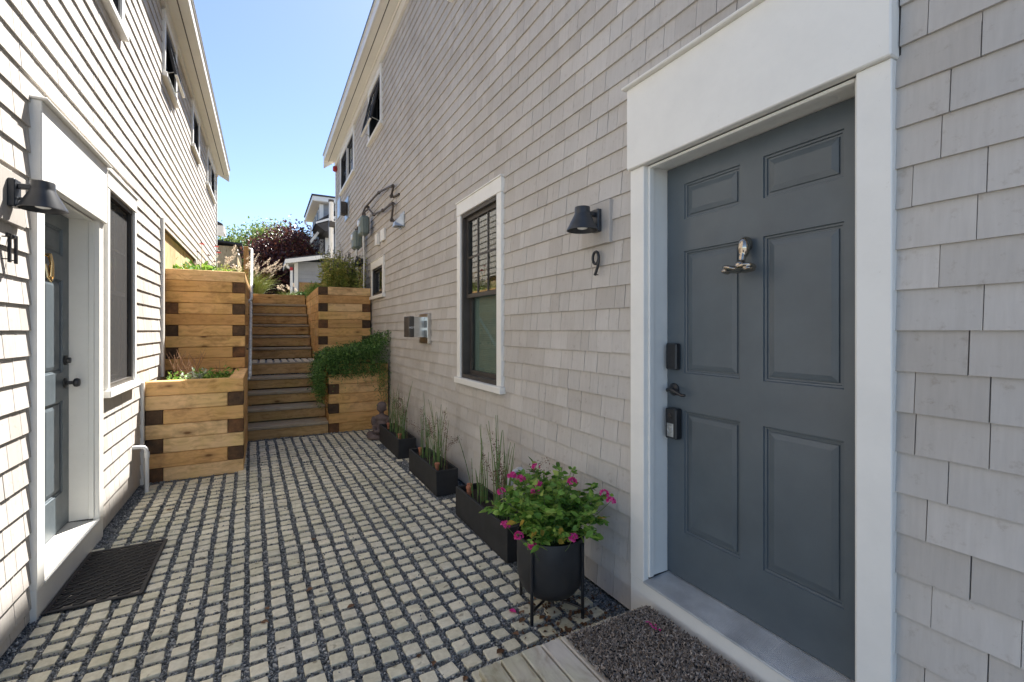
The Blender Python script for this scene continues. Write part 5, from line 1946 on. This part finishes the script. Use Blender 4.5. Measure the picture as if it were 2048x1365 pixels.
cf = thing('coneflowers', 'leafy plants with red coneflowers behind the tallest timber wall', 'flowers', (-0.80, 7.9, 2.15))
rs = random.Random(17)
polys, lp, ld, ls = [], [], [], []
heads = [(-0.84, 8.35, 2.80, 1), (-0.70, 8.9, 2.86, 1), (-0.68, 9.0, 2.78, 1), (-0.86, 8.05, 2.62, 0), (-0.74, 8.2, 2.60, 0), (-0.70, 8.6, 2.56, 0), (-0.50, 8.9, 2.52, 0), (-0.45, 8.5, 2.50, 0)]
for (hx, hy, hz, red) in heads:
    polys.append([Vector((hx + rs.gauss(0, 0.05), hy, 2.15)), Vector((hx + rs.gauss(0, 0.03), hy, 2.4)), Vector((hx, hy, hz))])
for k in range(46):
    bx_, by_ = -0.80 + rs.gauss(0, 0.13), 7.75 + rs.gauss(0, 0.3)
    bx_ = max(bx_, -1.02)
    p = arc((bx_, max(7.2, by_), 2.14), rs.uniform(0, 6.28), rs.uniform(0.1, 0.33), rs.uniform(0.1, 0.7), 0.5, 5)
    polys.append(p)
    ps, tg = along(p, rng.uniform(0.2, 1, 16))
    lp += list(ps); ld += list(rng.normal(0, 0.7, ps.shape) + np.array([0, 0, 0.2])); ls += list(rng.uniform(0.05, 0.10, 16))
stems('stalks', 'stem_green', cf, polys, 0.004, 0.002, 5)
leaves('foliage', 'leaf_mid', cf, lp, ld, ls)
for (hx, hy, hz, red) in heads:
    MB().lathe([(0.001, -0.008), (0.016, -0.006), (0.018, 0.006), (0.010, 0.018), (0.001, 0.021)], 12, (hx, hy, hz)).build('seed_cone', 'seed', cf, True)
    if red:
        th = np.linspace(0, 6.28, 14)[:-1]
        leaves('petals', 'red_petal', cf, np.tile((hx, hy, hz), (13, 1)), np.column_stack([np.cos(th), np.sin(th), np.full(13, -0.35)]), 0.045, (NARROW_V * np.array([2.2, 1, 1]), NARROW_F), roll=np.zeros(13))
yb = thing('lime_shrub', 'sunlit lime green shrub behind the tallest timber wall', 'shrub', (-0.48, 8.0, 2.15))
polys, lp, ld, ls = [], [], [], []
for k in range(150):
    p0 = (rs.uniform(-0.66, -0.36), rs.uniform(7.3, 9.1), 2.14)
    p = arc(p0, rs.uniform(0, 6.28), rs.uniform(0.10, 0.26), rs.uniform(0.0, 0.5), 0.3, 4)
    polys.append(p)
    ps, tg = along(p, rng.uniform(0.2, 1, 18))
    lp += list(ps + rng.normal(0, 0.012, ps.shape)); ld += list(rng.normal(0, 0.8, ps.shape) + np.array([0, 0, 0.3])); ls += list(rng.uniform(0.02, 0.04, 18))
stems('stalks', 'stem_green', yb, polys, 0.003, 0.0015, 4)
leaves('foliage', 'leaf_lime', yb, lp, ld, ls, (NARROW_V * np.array([2.4, 1, 1]), NARROW_F))

# right upper planter: clumps of upright leafy stems with dusky spires
for (label, x0, x1, y0, y1, n, hh, leafm, spires) in (
        ('tall bronze green clump with dusky flower spires in the upper planter', 0.95, 1.25, 8.6, 9.4, 90, 0.80, 'leaf_bronze', True),
        ('right hand bronze green clump with flower spires beside the gas pipe', 1.22, 1.52, 8.6, 9.5, 75, 0.70, 'leaf_bronze', True)):
    t = thing('leafy_perennial', label, 'plant', ((x0 + x1) / 2, (y0 + y1) / 2, 2.13), 'perennials in the upper planter')
    polys, lp, ld, ls, sl, sd = [], [], [], [], [], []
    for k in range(n):
        p = arc((rs.uniform(x0, x1), rs.uniform(y0, y1), 2.12), rs.uniform(0, 6.28), hh * rs.uniform(0.55, 1.2), rs.uniform(0, 0.14), rs.uniform(0, 0.25), 5)
        polys.append(p)
        nl = 44
        ts = rng.uniform(0.08, 0.86, nl)
        ps, tg = along(p, ts)
        th = rng.uniform(0, 6.28, nl)
        lp += list(ps); ld += list(np.column_stack([np.cos(th), np.sin(th), rng.normal(0.25, 0.3, nl)])); ls += list(rng.uniform(0.05, 0.11, nl) * (1.1 - 0.5 * ts))
        if rs.random() < 0.75:
            ps, tg = along(p, rng.uniform(0.86, 1.0, 26))
            sl += list(ps + rng.normal(0, 0.006, ps.shape)); sd += list(rng.normal(0, 0.6, ps.shape) + tg)
    stems('stalks', 'stem_green', t, polys, 0.0035, 0.0015, 4)
    leaves('foliage', leafm, t, lp, ld, ls, (NARROW_V * np.array([2.0, 1, 1]), NARROW_F))
    leaves('spires', 'spire', t, sl, sd, 0.016, (TINY_V, TINY_F))
ft = thing('feathery_shrub', 'feathery bright green shrub at the stair side of the upper planter', 'shrub', (0.95, 10.2, 2.13))
polys, lp, ld, ls = [], [], [], []
for k in range(190):
    p0 = (rs.uniform(0.80, 1.10), rs.uniform(9.5, 11.2), 2.13)
    p = arc(p0, rs.uniform(0, 6.28), rs.uniform(0.15, 0.36), rs.uniform(0.0, 0.6), 0.4, 5)
    polys.append(p)
    ps, tg = along(p, rng.uniform(0.15, 1, 36))
    lp += list(ps + rng.normal(0, 0.012, ps.shape)); ld += list(rng.normal(0, 0.7, ps.shape) + tg); ls += list(rng.uniform(0.02, 0.045, 36))
stems('stalks', 'stem_green', ft, polys, 0.003, 0.0015, 4)
leaves('foliage', 'leaf_mid', ft, lp, ld, ls, (NARROW_V * np.array([0.9, 1, 1]), NARROW_F))
vn = thing('climber', 'thin yellow green climber on the gas pipe by the small window', 'plant', (1.50, 8.6, 2.13))
polys, lp, ld, ls = [], [], [], []
for k in range(9):
    p = arc((1.53 + rs.gauss(0, 0.03), 8.50 + rs.gauss(0, 0.08), 2.12), rs.uniform(0, 6.28), rs.uniform(0.3, 0.75), 0.05, 0.1, 6)
    polys.append(p)
    ps, tg = along(p, rng.uniform(0.15, 1, 26))
    lp += list(ps); ld += list(rng.normal(0, 0.8, ps.shape)); ls += list(rng.uniform(0.03, 0.05, 26))
stems('stalks', 'twig', vn, polys, 0.003, 0.0015, 4)
leaves('foliage', 'leaf_bronze', vn, lp, ld, ls)


# ------------------------------------------------------------------ trees
def tree(name, label, base, centre, rad, leafm, n_clump, per, size, trunk_r, seed):
    t = thing(name, label, 'tree', base)
    r = random.Random(seed)
    C_ = Vector(centre)
    clumps, limbs = [], []
    top = Vector((base[0], base[1], centre[2] - rad[2] * 0.35))
    limbs_m = MB()
    limbs_m.tube([Vector(base), Vector(base).lerp(top, 0.5) + Vector((r.gauss(0, .08), r.gauss(0, .08), 0)), top], trunk_r, 10, trunk_r * 0.55, caps=False)
    lp, ld, ls = [], [], []
    for k in range(n_clump):
        while True:
            u = Vector((r.gauss(0, 1), r.gauss(0, 1), r.gauss(0, 1)))
            if u.length > 1e-3:
                break
        u.normalize()
        rr = r.uniform(0.3, 1.0) ** 0.6 * r.uniform(0.85, 1.02)
        p = C_ + Vector((u.x * rad[0], u.y * rad[1], u.z * rad[2])) * rr
        if p.z < base[2] + 0.3:
            p.z = base[2] + 0.3 + r.random() * 0.3
        clumps.append(p)
        if k % 4 == 0:
            b0 = Vector(base).lerp(top, r.uniform(0.5, 1.0))
            limbs_m.tube([b0, b0.lerp(p, 0.5) + Vector((0, 0, 0.12)), p], trunk_r * 0.28, 5, trunk_r * 0.06, caps=False)
        cs = r.uniform(0.11, 0.2) * min(rad)
        q = rng.normal(0, 1, (per, 3)) * np.array([cs, cs, cs * 0.6])
        lp.append(np.array(p)[None] + q)
        ld.append(rng.normal(0, 1, (per, 3)) + np.array([u.x, u.y, -0.2]) * 0.7)
        ls.append(rng.uniform(0.6, 1.35, per) * size)
    limbs_m.build('trunk', 'bark', t, True, fix=False)
    leaves('crown', leafm, t, np.concatenate(lp), np.concatenate(ld), np.concatenate(ls), (LEAF_V, LEAF_F))
    return t


tree('crimson_tree', 'dark crimson leaved tree between the far houses', (0.9, 22.5, 2.17), (0.92, 22.5, 4.25), (1.6, 1.5, 1.85), 'leaf_crimson', 190, 110, 0.105, 0.09, 3)
tree('green_tree', 'pale green tree rising behind the crimson tree', (0.3, 34.0, 2.17), (0.35, 34.0, 6.0), (3.2, 2.8, 2.6), 'leaf_tree', 260, 100, 0.15, 0.16, 9)
tree('green_shrub', 'low dark green shrub at the foot of the crimson tree', (1.0, 18.0, 2.17), (1.0, 18.0, 2.5), (0.5, 0.5, 0.35), 'leaf_dark', 40, 60, 0.06, 0.03, 14)
# ------------------------------------------------------------------ houses beyond the stairs
fh = thing('far_house', 'blue grey shingled house with white trim beyond the upper planter', 'house', (4.0, 25.0, 2.17))


def clap(name, par, x0, x1, y0, y1, z0, z1, face, m='siding_far', e=0.14):
    """lapped courses on one face of a far wall: face 'x' faces -X at x0, 'y' faces -Y at y0"""
    mb = MB()
    n = int((z1 - z0) / e)
    for k in range(n):
        a, b = z0 + k * e, z0 + (k + 1) * e
        if face == 'x':
            mb.add([(x0 - 0.025, y0, a), (x0 - 0.025, y1, a), (x0 - 0.006, y1, b), (x0 - 0.006, y0, b), (x0, y0, a), (x0, y1, a)], [(0, 1, 2, 3), (0, 4, 5, 1)])
        else:
            mb.add([(x0, y0 - 0.025, a), (x1, y0 - 0.025, a), (x1, y0 - 0.006, b), (x0, y0 - 0.006, b), (x0, y0, a), (x1, y0, a)], [(0, 1, 2, 3), (0, 4, 5, 1)])
    o = mb.build(name, m, par)
    o['kind'] = 'stuff'
    return o


FX, FY0, FY1 = 2.22, 22.6, 26.4
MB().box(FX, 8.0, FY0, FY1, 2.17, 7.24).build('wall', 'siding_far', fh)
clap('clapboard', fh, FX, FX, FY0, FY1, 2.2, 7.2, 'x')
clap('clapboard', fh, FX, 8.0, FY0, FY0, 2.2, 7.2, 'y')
MB().box(FX - 0.04, FX + 0.13, FY0 - 0.045, FY0 + 0.02, 2.2, 7.22).build('corner_board', 'white', fh)
for (a, b, c, d) in ((23.0, 23.55, 6.35, 7.05), (24.0, 24.55, 6.35, 7.05), (25.0, 25.6, 6.35, 7.05), (23.1, 23.65, 5.15, 5.95), (24.1, 24.65, 5.15, 5.95), (25.1, 25.7, 5.15, 5.95)):
    w_ = MB().box(FX - 0.05, FX - 0.027, a, b, c, d).build('window', 'white', fh)
    MB().box(FX - 0.06, FX - 0.0505, a + 0.05, b - 0.05, c + 0.05, d - 0.05).build('pane', 'black_frame', w_)
# broad eaves with white fascia and soffit
MB().box(FX - 0.36, 8.3, FY0 - 0.40, FY0 - 0.36, 7.27, 7.47).build('fascia', 'white', fh)
MB().box(FX - 0.36, FX - 0.32, FY0 - 0.359, FY1 + 0.35, 7.27, 7.46).build('fascia', 'white', fh)
MB().box(FX - 0.319, 8.3, FY0 - 0.359, FY1 + 0.35, 7.25, 7.27).build('soffit', 'white_soffit', fh)
MB().prism([(FX - 0.40, FY0 - 0.44, 7.475), (8.3, FY0 - 0.44, 7.475), (8.3, FY0 - 0.44, 7.54), (FX - 0.40, FY0 - 0.44, 7.54)], (0, FY1 - FY0 + 0.85, 0)).build('roof', 'roof_dark', fh)
MB().tube([(FX - 0.38, FY1 + 0.2, 7.3), (FX - 0.34, FY1 + 0.2, 7.1), (FX - 0.08, FY1 + 0.05, 6.95), (FX - 0.08, FY1 + 0.05, 2.2)], 0.045, 8).build('downpipe', 'white', fh, True)
# pent roof over the entrance: white edge, shade of its soffit put in as a dark wedge
MB().prism([(1.85, 20.5, 5.90), (3.2, 20.5, 6.85), (3.2, 20.5, 6.93), (1.85, 20.5, 5.97)], (0, 1.9, 0)).build('pent_roof', 'roof_dark', fh)
MB().prism([(1.84, 20.46, 5.86), (3.2, 20.46, 6.40), (3.2, 20.46, 6.52), (1.84, 20.46, 5.94)], (0, 0.038, 0)).build('rake_board', 'white', fh)
MB().prism([(1.87, 20.52, 5.85), (2.62, 20.52, 6.12), (2.62, 20.52, 5.60), (2.20, 20.52, 5.60)], (0, 1.85, 0)).build('pent_shade', 'bronze_frame', fh)
# side bay with its own small eave
MB().box(2.36, 2.50, 21.95, 22.0, 2.2, 5.95).build('corner_board', 'white', fh)
MB().box(2.38, 3.4, 22.001, 22.5, 2.2, 5.95).build('bay', 'siding_far', fh)
MB().prism([(1.74, 21.5, 5.22), (2.10, 21.5, 5.74), (2.42, 21.5, 5.66), (2.42, 21.5, 5.76), (2.08, 21.5, 5.88), (1.70, 21.5, 5.34)], (0, 0.4, 0)).build('bay_eave', 'white', fh)
pr = thing('porch', 'small white trimmed porch in front of the crimson tree', 'porch', (1.6, 19.0, 2.17))
MB().box(1.0, 3.2, 19.2, 20.4, 2.17, 4.10).build('wall', 'siding_far', pr)
clap('clapboard', pr, 1.0, 3.2, 19.2, 19.2, 2.2, 4.05, 'y')
MB().box(0.97, 1.10, 19.15, 19.17, 2.2, 4.06).build('corner_board', 'white', pr)
MB().prism([(0.66, 18.7, 4.06), (3.2, 18.7, 4.56), (3.2, 18.7, 4.62), (0.66, 18.7, 4.12)], (0, 2.0, 0)).build('roof', 'roof_dark', pr)
MB().prism([(0.65, 18.66, 3.92), (3.2, 18.66, 4.42), (3.2, 18.66, 4.57), (0.65, 18.66, 4.07)], (0, 0.038, 0)).build('rake_board', 'white', pr)
MB().box(0.64, 0.67, 18.70, 20.7, 3.86, 4.06).build('fascia', 'white', pr)
MB().prism([(0.68, 18.71, 3.93), (1.0, 18.71, 3.99), (1.0, 18.71, 4.03), (0.68, 18.71, 3.97)], (0, 1.9, 0)).build('soffit', 'white_soffit', pr)
MB().tube([(0.70, 18.8, 3.9), (0.74, 18.8, 3.80), (0.86, 18.8, 3.72), (0.86, 18.8, 2.17)], 0.045, 8).build('downpipe', 'white', pr, True)
MB().box(0.80, 0.90, 18.72, 18.74, 3.68, 3.80).build('alarm_box', 'red_plastic', pr)
MB().box(1.14, 1.9, 19.16, 19.18, 2.2, 3.3).build('door', 'post_wood', pr)
# pale pole standing behind the planter
pole = thing('flue_pole', 'tall pale pole with a dark bracket beside the far corner of house 9', 'pole', (1.92, 15.4, 2.17))
MB().tube([(1.83, 15.4, 2.17), (1.83, 15.4, 5.50)], 0.07, 14).build('pole', 'white_soffit', pole, True)
MB().tube([(1.83, 15.4, 5.501), (1.83, 15.4, 5.57)], 0.085, 14).build('cap', 'pipe_dark', pole, True)
MB().box(1.76, 2.05, 15.30, 15.50, 4.70, 4.90, 0.02).build('bracket', 'bronze_frame', pole)

# left side, beyond house 11
lh = thing('far_house', 'eave of a far house peeping past the corner of house 11', 'house', (-4.0, 17.0, 2.17))
MB().box(-8, -1.75, 16.5, 18.0, 2.17, 4.6).build('wall', 'siding_far', lh)
MB().prism([(-1.12, 16.3, 4.60), (-1.12, 16.3, 4.68), (-4.6, 16.3, 6.5), (-4.6, 16.3, 6.35)], (0, 0.9, 0)).build('roof', 'roof_dark', lh)
MB().box(-1.14, -1.09, 16.28, 17.2, 4.45, 4.62).build('gutter', 'white', lh)
MB().prism([(-1.09, 16.26, 4.28), (-1.09, 16.26, 4.62), (-1.75, 16.26, 4.62), (-1.75, 16.26, 4.5)], (0, 0.018, 0)).build('eave_return', 'white', lh)
MB().box(-1.75, -1.145, 16.31, 17.2, 4.46, 4.49).build('soffit', 'white_soffit', lh)
lr = thing('far_house', 'low dark roof line of a house behind the plumed grass', 'house', (-3.0, 27.0, 2.17))
MB().box(-7, -1.15, 25.5, 30, 2.17, 5.46).build('wall', 'plank_wood', lr)
MB().prism([(-7.2, 25.2, 6.1), (-0.95, 25.2, 5.50), (-0.95, 25.2, 5.58), (-7.2, 25.2, 6.20)], (0, 5, 0)).build('roof', 'roof_dark', lr)

# ------------------------------------------------------------------ litter on the paving
leaf_me = None
spots = [(0.02, 2.72, 0), (-0.02, 2.62, 0), (0.42, 2.55, 0), (0.24, 2.83, 1), (-0.62, 2.05, 0), (0.60, 2.0, 0), (0.66, 1.95, 1), (1.05, 1.95, 1), (1.12, 2.12, 2),
         (0.30, 3.5, 1), (-0.70, 4.6, 0), (-0.78, 4.75, 0), (0.75, 1.80, 1), (1.46, 1.78, 3), (1.42, 1.92, 1), (1.36, 1.80, 0), (1.22, 1.98, 1), (1.30, 1.86, 0), (1.16, 2.02, 0), (1.25, 2.1, 1), (0.92, 1.86, 0)]
rs = random.Random(41)
for (x, y, kind) in spots:
    m_ = ('leaf_brown', 'leaf_brown', 'pink_petal', 'leaf_yellow')[kind]
    me = inst_mesh('fallen_leaf', LEAF_V * np.array([1.2, 1, 1.6]), LEAF_F, dir_rot(np.array([[rs.gauss(0, 1), rs.gauss(0, 1), 0.12]])), np.array([[0, 0, 0]]), np.array([rs.uniform(0.028, 0.05)]))
    o = mesh_obj('fallen_leaf' if kind != 2 else 'fallen_petal', me, m_)
    o.location = (x, y, 0.022)
    if kind == 2:
        tag(o, 'pink petal dropped on the pavers under the round pot', 'petal', 'petals under the pot')
    elif kind == 3:
        tag(o, 'yellow leaf lying on the gravel beside the round pot', 'leaf')
    elif x > 0.9:
        tag(o, 'dry brown leaf lying under the round pot', 'leaf', 'fallen leaves under the pot')
    else:
        tag(o, 'small brown leaf lying on the open paving', 'leaf', 'fallen leaves on the paving')
pet = [(1.50, 1.50, 0.186), (1.49, 1.47, 0.186), (1.30, 1.10, 0.188)]
for (x, y, z) in pet:
    lp = np.tile((0, 0, 0), (6, 1)).astype(float) + rng.normal(0, 0.008, (6, 3)) * np.array([1, 1, 0.2])
    me = inst_mesh('fallen_petal', TINY_V * np.array([1.6, 1, 1]), TINY_F, dir_rot(rng.normal(0, 1, (6, 3)) * np.array([1, 1, 0.3])), lp, np.full(6, 0.013))
    o = mesh_obj('fallen_petal', me, 'pink_petal')
    o.location = (x, y, z)
    tag(o, 'pink petals dropped on the shaggy mat', 'petal', 'petals on the mat')

n = 260
ll = np.column_stack([np.clip(1.36 + rng.normal(0, 0.13, n), 1.05, 1.64), np.clip(1.93 + rng.normal(0, 0.13, n), 1.67, 2.5), rng.uniform(0.014, 0.026, n)])
lit = leaves('leaf_litter', 'leaf_brown', None, ll, rng.normal(0, 1, (n, 3)) * np.array([1, 1, 0.25]), rng.uniform(0.010, 0.026, n), (TINY_V * np.array([1.3, 1, 1]), TINY_F))
tag(lit, 'crumbled brown leaf litter under the round pot against the wall', 'leaf litter', kind='stuff')
